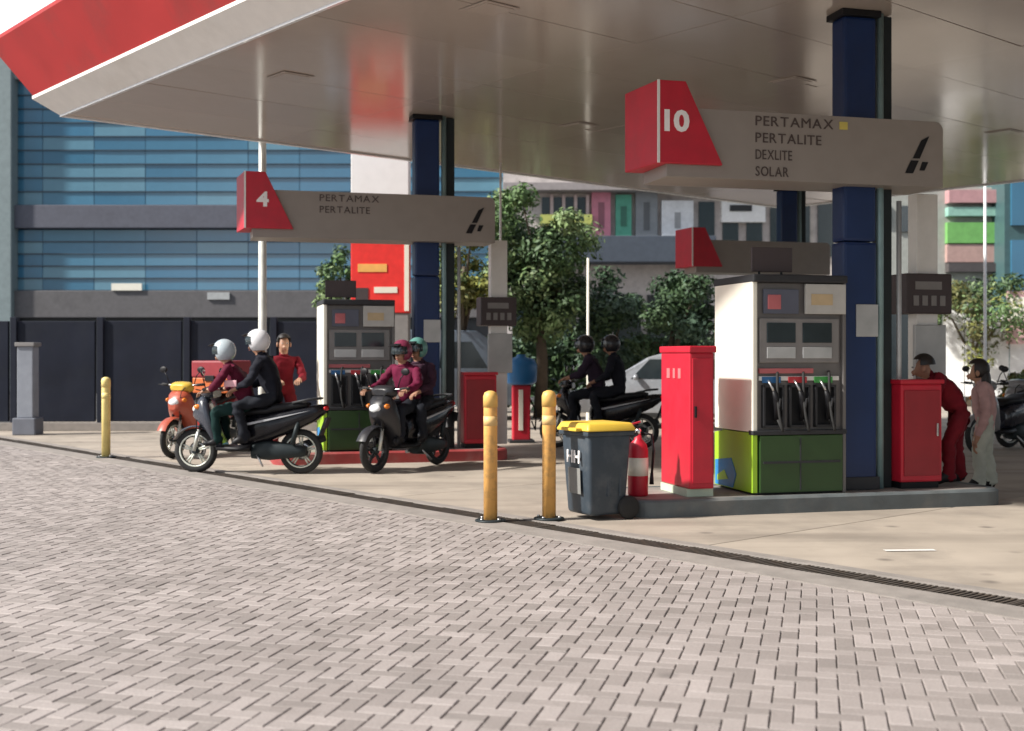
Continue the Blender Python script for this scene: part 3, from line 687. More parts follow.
def person(label, loc, rz, top, legs, pose, helmet=None, hair=None, scale=1.0, group='people at the forecourt', shoes=None, emblem=None, visor=True, cap=None):
    """local frame: faces +x, left is +y"""
    t = thing('person', label, 'person', loc, rz, group); t.scale = (scale,) * 3
    J, E = {}, []
    def add(n, p, r, par=None):
        J[n] = (Vector(p), r)
        if par: E.append((par, n))
    P = pose
    pel = Vector(P['pelvis']); ch = Vector(P['chest']); nk = Vector(P['neck']); hd = Vector(P['head'])
    add('pelvis', pel, (.115, .15)); add('waist', pel.lerp(ch, .45), (.122, .155), 'pelvis'); add('chest', ch, (.125, .17), 'waist')
    add('collar', ch.lerp(nk, .75), (.085, .1), 'chest'); add('neck', nk, .055, 'collar')
    fd = Vector(P.get('face', (1, 0, -.05))).normalized()
    add('jaw', hd + Vector((0, 0, -.07)) + fd * .025, (.062, .066), 'neck'); add('skull', hd + Vector((0, 0, .02)), (.092, .078), 'jaw'); add('crown', hd + Vector((0, 0, .095)) - fd * .008, (.06, .055), 'skull')
    add('nose', hd + Vector((0, 0, -.03)) + fd * .108, .014, 'jaw')
    for sd, sg in (('l', 1), ('r', -1)):
        sh = ch + Vector((.0, sg * .185, .09)); el = Vector(P['elbow_' + sd]); wr = Vector(P['wrist_' + sd])
        add('sh' + sd, sh, .062, 'chest'); add('ua' + sd, sh.lerp(el, .5), .062, 'sh' + sd); add('el' + sd, el, .056, 'ua' + sd); add('fa' + sd, el.lerp(wr, .5), .050, 'el' + sd); add('wr' + sd, wr, .03, 'fa' + sd)
        hdv = Vector(P.get('hand_' + sd, (wr - el))).normalized(); side = hdv.cross(Vector((0, 0, 1)))
        side = side.normalized() if side.length > .2 else Vector((1, 0, 0)); dn = hdv.cross(side).normalized()
        if dn.z > 0: dn = -dn
        pm = wr + hdv * .06; add('pm' + sd, pm, (.022, .036), 'wr' + sd)
        for k in range(4):
            off = side * ((k - 1.5) * .021); ln = (.07, .08, .075, .06)[k]
            b0 = pm + hdv * .04 + off; add('f%d%s' % (k, sd), b0, .010, 'pm' + sd)
            b1 = b0 + hdv * ln * .5 + dn * .012; add('g%d%s' % (k, sd), b1, .009, 'f%d%s' % (k, sd)); add('h%d%s' % (k, sd), b1 + hdv * ln * .25 + dn * ln * .5, .008, 'g%d%s' % (k, sd))
        th = side * (-.04 * sg if True else 0); add('t0' + sd, pm + th + hdv * .005, .012, 'pm' + sd); add('t1' + sd, pm + th * 1.25 + hdv * .045 + dn * .02, .009, 't0' + sd)
        hp = pel + Vector((0, sg * .095, -.03)); kn = Vector(P['knee_' + sd]); an = Vector(P['ankle_' + sd]); toe = Vector(P.get('toe_' + sd, an + Vector((.17, sg * .03, -.05))))
        add('hp' + sd, hp, .088, 'pelvis'); add('th' + sd, hp.lerp(kn, .5), .088, 'hp' + sd); add('kn' + sd, kn, .074, 'th' + sd); add('cf' + sd, kn.lerp(an, .4), .070, 'kn' + sd); add('an' + sd, an, .056, 'cf' + sd)
        add('he' + sd, an + Vector((-.03, 0, -.045)), .036, 'an' + sd); add('to' + sd, toe, (.03, .042), 'an' + sd)
    shoes = shoes or M['black']
    def sm(a, b):
        if b[:2] in ('he', 'to'): return shoes
        if b[:2] in ('kn', 'cf', 'th', 'hp') or (b[:2] == 'an'): return legs
        if b in ('neck', 'jaw', 'skull', 'crown', 'nose') or b[:2] in ('pm', 't0', 't1') or b[0] in 'fgh' and b[1].isdigit(): return M['skin']
        if b in ('waist', 'chest', 'collar') or b[:2] in ('sh', 'ua', 'el', 'fa', 'wr'): return top
        return legs
    skin_body('body', J, E, sm, t)
    yaw = math.atan2(fd.y, fd.x); pit = math.asin(max(-1, min(1, fd.z)))
    HM = Matrix.Translation(hd) @ Matrix.Rotation(yaw, 4, 'Z') @ Matrix.Rotation(-pit, 4, 'Y')
    def hp_(b, name, par=t):
        for v in b.bm.verts: v.co = HM @ v.co
        return b.build(name, par, recalc=False)
    for sg in (1, -1):
        b = MB(); b.ell((.088, sg * .032, .012), (.010, .012, .006), M['lgrey'], 8, 5); b.ell((.0965, sg * .032, .012), (.004, .007, .006), M['hair'], 6, 4); hp_(b, 'eye')
        b = MB(); b.ell((.0, sg * .088, -.01), (.022, .012, .034), M['skin'], 8, 5); hp_(b, 'ear')
    b = MB(); b.ell((.094, 0, -.068), (.010, .024, .007), mat('lips', (.30, .10, .08), .5), 8, 4); hp_(b, 'mouth')
    if hair:
        b = MB(); lo = -.9 if hair == 'long' else .08
        b.ell((-.012, 0, .03), (.112, .098, .115), M['hair'], 16, 12, lambda v: not (v.x > .35 and v.z < .45) and v.z > lo)
        if hair == 'long': b.ell((-.07, 0, -.10), (.06, .085, .16), M['hair'], 12, 8)
        hp_(b, 'hair')
    if cap:
        b = MB(); b.ell((-.005, 0, .05), (.115, .10, .10), cap, 16, 10, lambda v: v.z > -.05); b.box((.13, 0, .05), (.11, .14, .012), cap, .004, (0, .15, 0)); hp_(b, 'cap')
    if helmet:
        b = MB(); b.ell((-.012, 0, .035), (.146, .128, .145), helmet, 20, 14, lambda v: not (v.x > .45 and v.z < .35) and v.z > -.80)
        b.ell((-.012, 0, .035), (.138, .12, .137), M['black'], 20, 14, lambda v: not (v.x > .45 and v.z < .35) and v.z > -.80); hm = hp_(b, 'helmet')
        if visor:
            b = MB(); b.ell((-.008, 0, .03), (.150, .131, .146), M['glass'], 20, 14, lambda v: v.x > .42 and -.32 < v.z < .42); hp_(b, 'visor', hm)
        b = MB(); b.box((.13, 0, .115), (.07, .15, .012), M['black'], .004, (0, .35, 0)); hp_(b, 'peak', hm)
    if emblem:
        b = MB(); e, ps, nn = emblem; b.box(ps, e, nn, .01); b.build('emblem', t)
    return t

def ride_pose(seat=.77, dx=0.0, lean=.12, pillion=False, bars=(.47, .30, .98), foot=.33):
    P = dict(pelvis=(dx, 0, seat + .09), chest=(dx + lean, 0, seat + .43), neck=(dx + lean * 1.25, 0, seat + .585), head=(dx + lean * 1.45 + .02, 0, seat + .70))
    for sd, sg in (('l', 1), ('r', -1)):
        if pillion:
            P['elbow_' + sd] = (dx + lean + .08, sg * .27, seat + .27); P['wrist_' + sd] = (dx + lean + .27, sg * .19, seat + .18)
            P['knee_' + sd] = (dx + .40, sg * .24, seat - .02); P['ankle_' + sd] = (dx + .28, sg * .22, seat - .40)
        else:
            P['elbow_' + sd] = (dx + lean + .13, sg * .30, seat + .30); P['wrist_' + sd] = (bars[0] - .06, sg * bars[1], bars[2] + .04); P['hand_' + sd] = (1, 0, -.25)
            P['knee_' + sd] = (dx + .42, sg * .17, seat + .0); P['ankle_' + sd] = (dx + .36, sg * .15, foot + .08)
            P['toe_' + sd] = (dx + .54, sg * .16, foot + .03)
    return P
def stand_pose(h=1.65, lean=0.0, arms='down', step=.0):
    k = h / 1.7
    P = dict(pelvis=(-lean * .25, 0, .93 * k), chest=(lean * .55, 0, (1.27 - lean * .25) * k), neck=(lean * .85, 0, (1.43 - lean * .42) * k), head=(lean * 1.05 + .02, 0, (1.555 - lean * .5) * k))
    c = Vector(P['chest'])
    for sd, sg in (('l', 1), ('r', -1)):
        if arms == 'down': P['elbow_' + sd] = (c.x - .03, sg * .25, c.z - .20); P['wrist_' + sd] = (c.x + .05, sg * .26, c.z - .44)
        elif arms == 'reach': P['elbow_' + sd] = (c.x + .12, sg * .24, c.z - .17); P['wrist_' + sd] = (c.x + .34, sg * .15, c.z - .20)
        P['knee_' + sd] = (.03 + sg * step * .6, sg * .105, .50 * k); P['ankle_' + sd] = (-.02 + sg * step, sg * .11, .085); P['toe_' + sd] = (.14 + sg * step, sg * .13, .035)
    return P

# ------------------------------------------------------------------ scooters
def wheel(name, par, cx, r=.265, w=.075, rim=None):
    RX = Matrix.Rotation(PI / 2, 4, 'X'); rim = rim or M['alloy']
    wh = MB(); wh.lathe([(.03, -.05), (.04, -.045), (.04, .045), (.03, .05)], M['dsteel'], (cx, 0, r), 14, RX)
    wo_ = wh.build(name, par)
    b = MB(); prof = []
    for k in range(12): a = 2 * PI * k / 12; prof.append((r - .048 + .048 * math.cos(a), w / 2 * math.sin(a)))
    b.lathe(prof, M['rubber'], (cx, 0, r), 28, RX, True); b.build('tyre', wo_)
    b = MB(); rr = r - .075
    b.lathe([(rr - .012, -.032), (rr + .004, -.036), (rr + .004, .036), (rr - .012, .032)], rim, (cx, 0, r), 28, RX, True)
    for k in range(5):
        a = 2 * PI * k / 5 + .3
        for q in (-.16, .16):
            b.tube([(cx + .035 * math.cos(a + q), 0, r + .035 * math.sin(a + q)), (cx + rr * math.cos(a + q * .7), 0, r + rr * math.sin(a + q * .7))], .011, rim, 6)
    b.build('rim', wo_)
    b = MB(); b.lathe([(.05, .048), (.105, .048), (.105, .054), (.05, .054)], M['steel'], (cx, 0, r), 20, RX, True); b.build('brake_disc', wo_)
    return wo_
def loft(b, secs, m, close=True):
    """secs: list of (x, half_width, z_low, z_high); rounded sections along x"""
    n = 12; rings = []; i = b.mi(m)
    for (x, hw, z0, z1) in secs:
        zc, hz = (z0 + z1) / 2, (z1 - z0) / 2; rg = []
        for k in range(n):
            a = 2 * PI * k / n; c, s_ = math.cos(a), math.sin(a); e = .65
            rg.append(b.bm.verts.new((x, hw * math.copysign(abs(c) ** e, c), zc + hz * math.copysign(abs(s_) ** e, s_))))
        rings.append(rg)
    for q in range(len(rings) - 1):
        for k in range(n):
            f = b.bm.faces.new([rings[q][k], rings[q][(k + 1) % n], rings[q + 1][(k + 1) % n], rings[q + 1][k]]); f.material_index = i; f.smooth = True
    for rg in (rings[0][::-1], rings[-1]):
        f = b.bm.faces.new(rg); f.material_index = i
    return b
def scooter(label, loc, rz, paint, front=None, rim=None, seat=None, group='motor scooters', plate=True, cowl=None):
    t = thing('motor_scooter', label, 'motor scooter', loc, rz, group); front = front or paint
    wheel('front_wheel', t, .66, rim=rim); wheel('rear_wheel', t, -.62, rim=rim)
    b = MB()
    for sg in (-1, 1): b.tube([(.66, sg * .075, .265), (.60, sg * .07, .52)], .022, M['alloy'], 8); b.tube([(.60, sg * .065, .5), (.52, sg * .05, .80)], .018, M['black'], 8)
    b.build('fork', t)
    b = MB(); i = b.mi(front); rings = []
    for k in range(9):
        a = R(25 + k * 16); rings.append([b.bm.verts.new((.66 + (.30 if abs(q) < .06 else .285) * math.cos(a), q, .265 + (.30 if abs(q) < .06 else .285) * math.sin(a))) for q in (-.07, -.035, .035, .07)])
    for k in range(8):
        for q in range(3): f = b.bm.faces.new([rings[k][q], rings[k][q + 1], rings[k + 1][q + 1], rings[k + 1][q]]); f.material_index = i; f.smooth = True
    b.build('front_fender', t)
    # leg shield / apron
    b = MB(); loft(b, [(.30, .13, .28, .36), (.38, .19, .30, .60), (.44, .215, .42, .80), (.50, .20, .50, .92), (.56, .165, .56, .92), (.63, .11, .62, .84), (.68, .05, .66, .76)], front); b.build('front_shield', t)
    b = MB(); loft(b, [(.40, .15, .90, .98), (.46, .19, .88, 1.04), (.52, .16, .90, 1.02), (.57, .09, .92, .99)], cowl or front); cw = b.build('handlebar_cowl', t)
    b = MB(); b.tube([(.5, .12, 1.0), (.62, .1, .9), (.63, .07, .7), (.62, .09, .5)], .006, M['rubber'], 5); b.build('brake_cable', t)
    b = MB(); b.ell((.645, 0, .76), (.05, .085, .055), M['headl'], 12, 8); b.build('headlight', t)
    for sg in (-1, 1):
        b = MB(); b.ell((.59, sg * .135, .79), (.05, .028, .03), M['amber'], 8, 6); b.build('turn_signal', t)
    b = MB(); b.tube([(.44, -.34, 1.0), (.46, -.2, .99), (.48, 0, .97), (.46, .2, .99), (.44, .34, 1.0)], .013, M['steel'], 8)
    hb = b.build('handlebar', t)
    for sg in (-1, 1):
        b = MB(); b.tube([(.455, sg * .23, .992), (.44, sg * .35, 1.0)], .019, M['rubber'], 8); b.build('grip', hb)
        b = MB(); b.tube([(.52, sg * .21, .985), (.53, sg * .35, 1.0)], .007, M['black'], 6); b.build('lever', hb)
        b = MB(); b.tube([(.47, sg * .2, 1.0), (.48, sg * .25, 1.12), (.47, sg * .29, 1.17)], .007, M['black'], 6); b.ell((.465, sg * .31, 1.20), (.015, .065, .045), M['black'], 10, 6); b.ell((.453, sg * .31, 1.20), (.008, .055, .036), M['chrome'], 10, 6); b.build('mirror', hb)
    b = MB(); loft(b, [(.36, .17, .27, .34), (.1, .18, .26, .33), (-.05, .17, .26, .36)], M['black']); b.build('floorboard', t)
    b = MB(); loft(b, [(.12, .10, .34, .60), (.02, .15, .32, .70), (-.25, .18, .38, .73), (-.55, .165, .50, .78), (-.80, .11, .62, .82), (-.93, .05, .72, .82)], paint); b.build('rear_bodywork', t)
    b = MB(); loft(b, [(.14, .09, .66, .72), (.05, .135, .68, .775), (-.25, .15, .70, .79), (-.32, .15, .72, .83), (-.62, .13, .77, .855), (-.72, .09, .79, .84)], seat or M['black']); b.build('seat', t)
    for sg in (-1, 1):
        b = MB(); b.prism([(.0, .60), (-.5, .70), (-.78, .755), (-.5, .685), (-.02, .575)], 1, sg * .166, sg * .186, mat('decal_silver', (.42, .43, .45), .4)); b.build('side_decal', t)
    b = MB(); b.tube([(-.55, .13, .84), (-.74, .12, .88), (-.86, .06, .89), (-.86, -.06, .89), (-.74, -.12, .88), (-.55, -.13, .84)], .014, M['dgrey'], 8); b.build('grab_rail', t)
    b = MB(); b.ell((-.92, 0, .775), (.035, .07, .035), M['redl'], 10, 6); b.build('tail_light', t)
    b = MB(); loft(b, [(-.05, .08, .18, .36), (-.25, .11, .16, .40), (-.62, .07, .20, .34), (-.70, .05, .22, .32)], M['dsteel']); 
    for v in b.bm.verts: v.co.y += .05
    b.build('engine', t)
    b = MB(); b.tube([(-.1, -.10, .2), (-.3, -.13, .2), (-.42, -.15, .25)], .022, M['steel'], 8); b.tube([(-.42, -.15, .25), (-.5, -.155, .28), (-.86, -.165, .42)], [.035, .055, .048], M['dgrey'], 12); b.build('exhaust', t)
    b = MB(); b.tube([(-.55, .12, .36), (-.62, .12, .62)], .03, M['dsteel'], 8); b.build('rear_shock', t)
    b = MB(); b.box((-.90, 0, .56), (.03, .15, .22), M['black'], .006, (0, -.35, 0)); b.build('rear_mudguard', t)
    b = MB(); b.box((-.935, 0, .60), (.01, .2, .12), M['dgrey'], .003, (0, -.3, 0)); b.build('number_plate', t)
    b = MB(); b.tube([(-.1, .11, .26), (-.22, .2, .1)], .012, M['steel'], 6); b.build('side_stand', t)
    return t

cl = lambda n, c, r=.75: mat(n, c, r, var=.2, scale=9, bump=.9, bscale=11, spec=.15)
maroon = cl('maroon_cloth', (.10, .010, .028)); darkj = cl('dark_cloth', (.012, .013, .02)); trous = cl('trouser_dark', (.014, .016, .022)); tealt = cl('teal_trouser', (.009, .03, .028))
redc = cl('red_uniform', (.14, .007, .014)); magenta = cl('magenta_cloth', (.12, .010, .036)); purple = cl('purple_dark_cloth', (.03, .02, .036)); pale = cl('pale_trouser', (.44, .46, .40)); pinkc = cl('pale_pink_cloth', (.46, .29, .28)); redtr = cl('red_trouser', (.12, .007, .013))
helw = mat('helmet_white', (.72, .72, .74), .25, coat=.3); helg = mat('helmet_pale_blue', (.45, .52, .56), .25, coat=.3); helt = mat('helmet_teal', (.10, .26, .23), .3); help = mat('helmet_pink', (.20, .03, .07), .3); helb = mat('helmet_black', (.02, .02, .025), .25)

# scooter with two riders, left
p = at(250, 0, 14.35); L1 = (p.x, 14.35, .0); RZ1 = PI - R(6)
scooter('black scooter with pale alloy wheels carrying two people on the left', L1, RZ1, M['gloss'], mat('scooter_bluegrey', (.035, .04, .055), .25, coat=.4), mat('pale_alloy', (.66, .68, .60), .4, metal=.3))
person('rider in maroon jacket and pale blue helmet leaning over handlebars of left scooter', L1, RZ1, maroon, tealt, ride_pose(.76, -.02, .23), helmet=helg, scale=.97, emblem=((.16, .02, .08), (.17, .225, 1.10), mat('pink_emblem', (.75, .42, .46), .6)))
person('passenger in dark jacket and white helmet seated behind the maroon rider', L1, RZ1, darkj, trous, ride_pose(.83, -.31, .14, True), helmet=helw, scale=1.0)
# attendant in red behind it
p = at(283, 0, 16.2); person('attendant in red uniform standing between the left scooter and its pump', (p.x, p.y, .0), R(-70), redc, redtr, stand_pose(1.72, .05, 'reach'), hair='short')
# parked red delivery scooter
p = at(203, 0, 17.0); LR = (p.x, p.y, 0)
scooter('orange red scooter with yellow handlebar cowl half hidden behind the left scooter', LR, R(-112), mat('scooter_red', (.36, .03, .03), .3, coat=.3), mat('scooter_orange', (.38, .075, .04), .35, coat=.3), cowl=mat('scooter_yellow', (.62, .40, .05), .35))
t = thing('delivery_box', 'dark red delivery box with orange lower half on the red scooter seat', 'box', (p.x + .16, p.y + .42, .86), R(-112))
b = MB(); b.span((-.28, -.30, .0), (.28, .30, .22), mat('orange_box', (.55, .13, .03), .5), .02); b.build('box_body', t)
b = MB(); b.span((-.29, -.31, .222), (.29, .31, .46), mat('dark_red_box', (.26, .02, .03), .5), .025); b.build('box_lid', t)
b = MB(); b.span((.282, -.08, .17), (.30, .08, .25), M['black'], .004); b.build('box_latch', t)

# second scooter with two riders at pump 4
p = at(408, 0, 14.95); L2 = (p.x, p.y, 0); RZ2 = PI + R(58)
scooter('dark scooter with bright headlamp waiting at the pump on the left', L2, RZ2, M['gloss'], mat('scooter_dark_front', (.02, .02, .024), .35), M['dgrey'])
person('rider in magenta jacket and dark red helmet on the dark scooter at the left pump', L2, RZ2, magenta, trous, ride_pose(.76, -.03, .10), helmet=help, scale=.97)
person('passenger in dark clothes and teal helmet behind the magenta rider', L2, RZ2, cl('plum_dark', (.045, .02, .035)), trous, ride_pose(.81, -.33, .08, True), helmet=helt, scale=.96)
# third scooter behind the bin
p = at(600, 0, 18.2); L3 = (p.x, p.y, 0); RZ3 = PI - R(12)
scooter('black scooter half hidden behind the wheelie bin', L3, RZ3, M['gloss'], M['gloss'], M['alloy'])
person('rider in dark purple jacket and black helmet behind the wheelie bin', L3, RZ3, purple, trous, ride_pose(.76, -.02, .16), helmet=helb, scale=1.04)
person('passenger in black jacket and dark helmet behind the purple rider near the bin', L3, RZ3, darkj, trous, ride_pose(.83, -.32, .10, True), helmet=helb, scale=1.0)

# people by the red cabinet on the right
p = ixy(OA, 3.45, .47); person('attendant in red uniform bending forward beside the right red cabinet', (p.x, p.y, KZ), R(168), redc, redtr, stand_pose(1.34, .26, 'reach', .07), hair='short')
p = ground(985, 491); person('person with long dark hair in pale pink top and light trousers at right', (p.x, p.y, 0), R(160), pinkc, pale, stand_pose(1.36, .05, 'down', .06), hair='long')

# red stand with blue box
p = at(521, 0, 19.4); t = thing('service_stand', 'red service stand with a blue tank on top between the two yellow bollards', 'stand', (p.x, p.y, 0), .1)
b = MB(); b.span((-.14, -.12, .04), (.14, .12, .92), M['red'], .02); b.build('pedestal', t)
b = MB(); b.span((-.2, -.18, 0), (.2, .18, .05), M['dgrey'], .01); b.build('foot', t)
b = MB(); b.lathe([(.20, 0), (.25, .04), (.26, .30), (.22, .40), (.08, .44), (.07, .48)], mat('tank_blue', (.02, .16, .40), .4), (0, 0, .93), 18); b.build('blue_tank', t)
b = MB(); b.span((-.05, -.135, .2), (.02, -.12, .85), M['cream'], .004); b.build('white_strip', t)
b = MB(); b.tube([(.14, 0, .7), (.24, -.05, .5), (.22, -.08, .2), (.16, -.1, .35)], .015, M['rubber'], 6); b.build('hose', t)

# ------------------------------------------------------------------ pylon sign behind canopy
YT = 22.0; x0, x1 = xat(351, YT), xat(409, YT); W = x1 - x0
t = thing('pylon_sign', 'tall pylon sign with bright red panel and white top behind the left signboard', 'pylon sign', ((x0 + x1) / 2, YT, 0))
b = MB(); b.span((-W / 2, 0, 0), (W / 2, .35, zat(313, YT)), M['mgrey'], .02); b.build('plinth', t)
b = MB(); b.span((-W / 2, -.02, zat(313, YT) + .003), (W / 2, .37, zat(228, YT)), mat('sign_bright_red', (.80, .035, .03), .45), .015); rp = b.build('red_panel', t)
b = MB(); b.span((-W / 2, -.02, zat(228, YT) + .003), (W / 2, .37, 6.4), mat('sign_white', (.85, .85, .85), .4, var=.03), .015); b.build('white_panel', t)
b = MB(); b.span((-W * .38, -.03, zat(272, YT)), (W * .12, -.018, zat(264, YT)), mat('sign_orange', (.85, .45, .12), .5)); b.span((-W * .1, -.03, zat(293, YT)), (W * .3, -.018, zat(287, YT)), M['cream']); b.span((-W * .42, -.03, zat(300, YT)), (-W * .2, -.018, zat(288, YT)), M['brown']); b.span((W * .42, -.03, zat(311, YT)), (W * .5, -.018, zat(238, YT)), M['cream']); b.build('sign_print', rp)

# ------------------------------------------------------------------ thin poles
def pole(px, Y, r, h, label, m, lamp=False, cat='pole'):
    t = thing('street_pole', label, cat, (xat(px, Y), Y, 0))
    b = MB(); b.lathe([(r * 1.0, 0), (r, 1.0), (r * .8, h)], m, n=12); b.build('shaft', t)
    b = MB(); b.lathe([(r * 2.0, 0), (r * 2.0, .03), (r * 1.3, .05), (r * 1.15, .25)], m, n=12); b.build('foot', t)
    if lamp:
        b = MB(); b.tube([(0, 0, h), (.1, 0, h + .25), (.7, 0, h + .4)], r * .6, m, 8); b.build('arm', t)
        b = MB(); b.box((.95, 0, h + .40), (.6, .2, .09), M['lgrey'], .02); b.build('lamp_head', t)
    return t
pole(262.5, 18.4, .065, 7.2, 'pale steel lamp post rising behind the left scooter passenger', mat('pole_white', (.68, .70, .66), .4), True, 'lamp post')
pole(500.5, 20.2, .022, 6.0, 'thin white pole left of the broad green tree', M['white'])
pole(588, 25.0, .03, 3.4, 'short thin pale pole against the dark shrubs', M['cream'])
pole(985, 26, .035, 5.6, 'thin white pole before the green shop sign at right', M['white'])

# ------------------------------------------------------------------ vegetation
def leafmat(name, c):
    m = mat(name, c, .55, var=.35, scale=1.6, spec=.3); return m
def tree(name, label, cat, loc, h, rx, rz_, n, mats, trunk=True, clumps=26, leaf=.085, group='trees behind the forecourt', z0=None, seed=0):
    rd = random.Random(seed); t = thing(name, label, cat, loc, 0, group); zc = h - rz_
    cs = []
    for k in range(clumps):
        while True:
            v = Vector((rd.uniform(-1, 1), rd.uniform(-1, 1), rd.uniform(-1, 1)))
            if .25 < v.length < 1: break
        cs.append(Vector((v.x * rx * .85, v.y * rx * .85, zc + v.z * rz_ * .85)))
    b = MB()
    if trunk:
        b.tube([(0, 0, 0), (.05, .03, zc * .35), (-.04, 0, zc * .7), (.02, 0, zc)], [.13 * rx / 1.2, .10 * rx / 1.2, .08 * rx / 1.2, .04], M['bark'], 9)
        for c in cs[::3]: b.tube([(0, 0, zc * .55), c * .5 + Vector((0, 0, zc * .42)), c], [.045, .03, .01], M['bark'], 5)
        b.build('trunk', t)
    b = MB(); mi = [b.mi(m) for m in mats]
    for c in cs:
        mm = rd.choice(mi); cr_ = rd.uniform(.22, .42) * rx
        for k in range(n // clumps):
            v = Vector((rd.gauss(0, 1), rd.gauss(0, 1), rd.gauss(0, 1))).normalized() * (rd.random() ** .45) * cr_
            p = c + Vector((v.x, v.y, v.z * .8)); s_ = leaf * rd.uniform(.6, 1.3)
            nrm = (v.normalized() + Vector((rd.gauss(0, .5), rd.gauss(0, .5), rd.gauss(.5, .5)))).normalized(); a = nrm.orthogonal().normalized(); a = (Matrix.Rotation(rd.uniform(0, 6.28), 3, nrm) @ a); q = nrm.cross(a)
            V = [b.bm.verts.new(p + a * s_ * .9), b.bm.verts.new(p + q * s_ * .38), b.bm.verts.new(p - a * s_ * .9), b.bm.verts.new(p - q * s_ * .38)]
            f = b.bm.faces.new(V); f.material_index = mm if rd.random() < .8 else rd.choice(mi)
    b.build('crown', t, recalc=False)
    return t
lg = [leafmat('leaf_mid', (.10, .17, .06)), leafmat('leaf_light', (.17, .24, .10)), leafmat('leaf_dark', (.06, .105, .045))]
ld = [leafmat('leaf_deep', (.045, .085, .04)), leafmat('leaf_dark', (.035, .065, .025)), leafmat('leaf_bluegreen', (.09, .15, .10))]
ly = [leafmat('leaf_yellow', (.20, .21, .05)), leafmat('leaf_light', (.12, .17, .06)), leafmat('leaf_olive', (.14, .14, .05))]
tree('broadleaf_tree', 'full mid green tree right of the thin white pole', 'tree', (xat(540, 27), 27, 0), 5.6, 1.55, 2.0, 16000, lg, seed=1, clumps=40)
tree('broadleaf_tree', 'dark low tree behind the bin rider', 'tree', (xat(610, 28.5), 28.5, 0), 3.6, 1.35, 1.5, 7500, ld, seed=2, clumps=22)
tree('broadleaf_tree', 'dark bluish tree behind the tall red cabinet', 'tree', (xat(672, 27.5), 27.5, 0), 3.5, 1.4, 1.5, 7500, ld, seed=3, clumps=22)
tree('broadleaf_tree', 'yellowish green tree peeking right of the left blue column', 'tree', (xat(463, 26), 26, 0), 4.6, .9, 1.3, 3000, ly, seed=4)
tree('broadleaf_tree', 'olive green tree below the green shop sign at right', 'tree', (xat(972, 33), 33, 0), 4.0, 1.7, 1.6, 6000, ly + lg, seed=5)
tree('round_shrub', 'round yellow green shrub at the right edge of the forecourt', 'shrub', (xat(1016, 19.5), 19.5, .0), 1.33, .42, .42, 1500, ly, trunk=True, clumps=14, leaf=.06, group=None, seed=6)
tree('broadleaf_tree', 'small green tree showing between glass building and red pylon sign', 'tree', (xat(340, 30), 30, 0), 4.4, .7, 1.4, 2000, lg, seed=8)
# low hedge strip
rd = random.Random(11); b = MB(); mi = [b.mi(m) for m in ld]
for k in range(9000):
    p = Vector((rd.uniform(-1.2, 6.5), 29.6 + rd.uniform(-.4, .4), .1 + 1.7 * rd.random() ** .7)); s_ = .1 * rd.uniform(.6, 1.3)
    nrm = Vector((rd.gauss(0, 1), rd.gauss(-.4, .8), rd.gauss(.6, .8))).normalized(); a = nrm.orthogonal().normalized(); a = Matrix.Rotation(rd.uniform(0, 6.28), 3, nrm) @ a; q = nrm.cross(a)
    f = b.bm.faces.new([b.bm.verts.new(p + a * s_), b.bm.verts.new(p + q * s_ * .5), b.bm.verts.new(p - a * s_), b.bm.verts.new(p - q * s_ * .5)]); f.material_index = rd.choice(mi)
tag(b.build('hedge', recalc=False), 'dark clipped hedge running along the street behind the trees', 'hedge', kind='stuff')

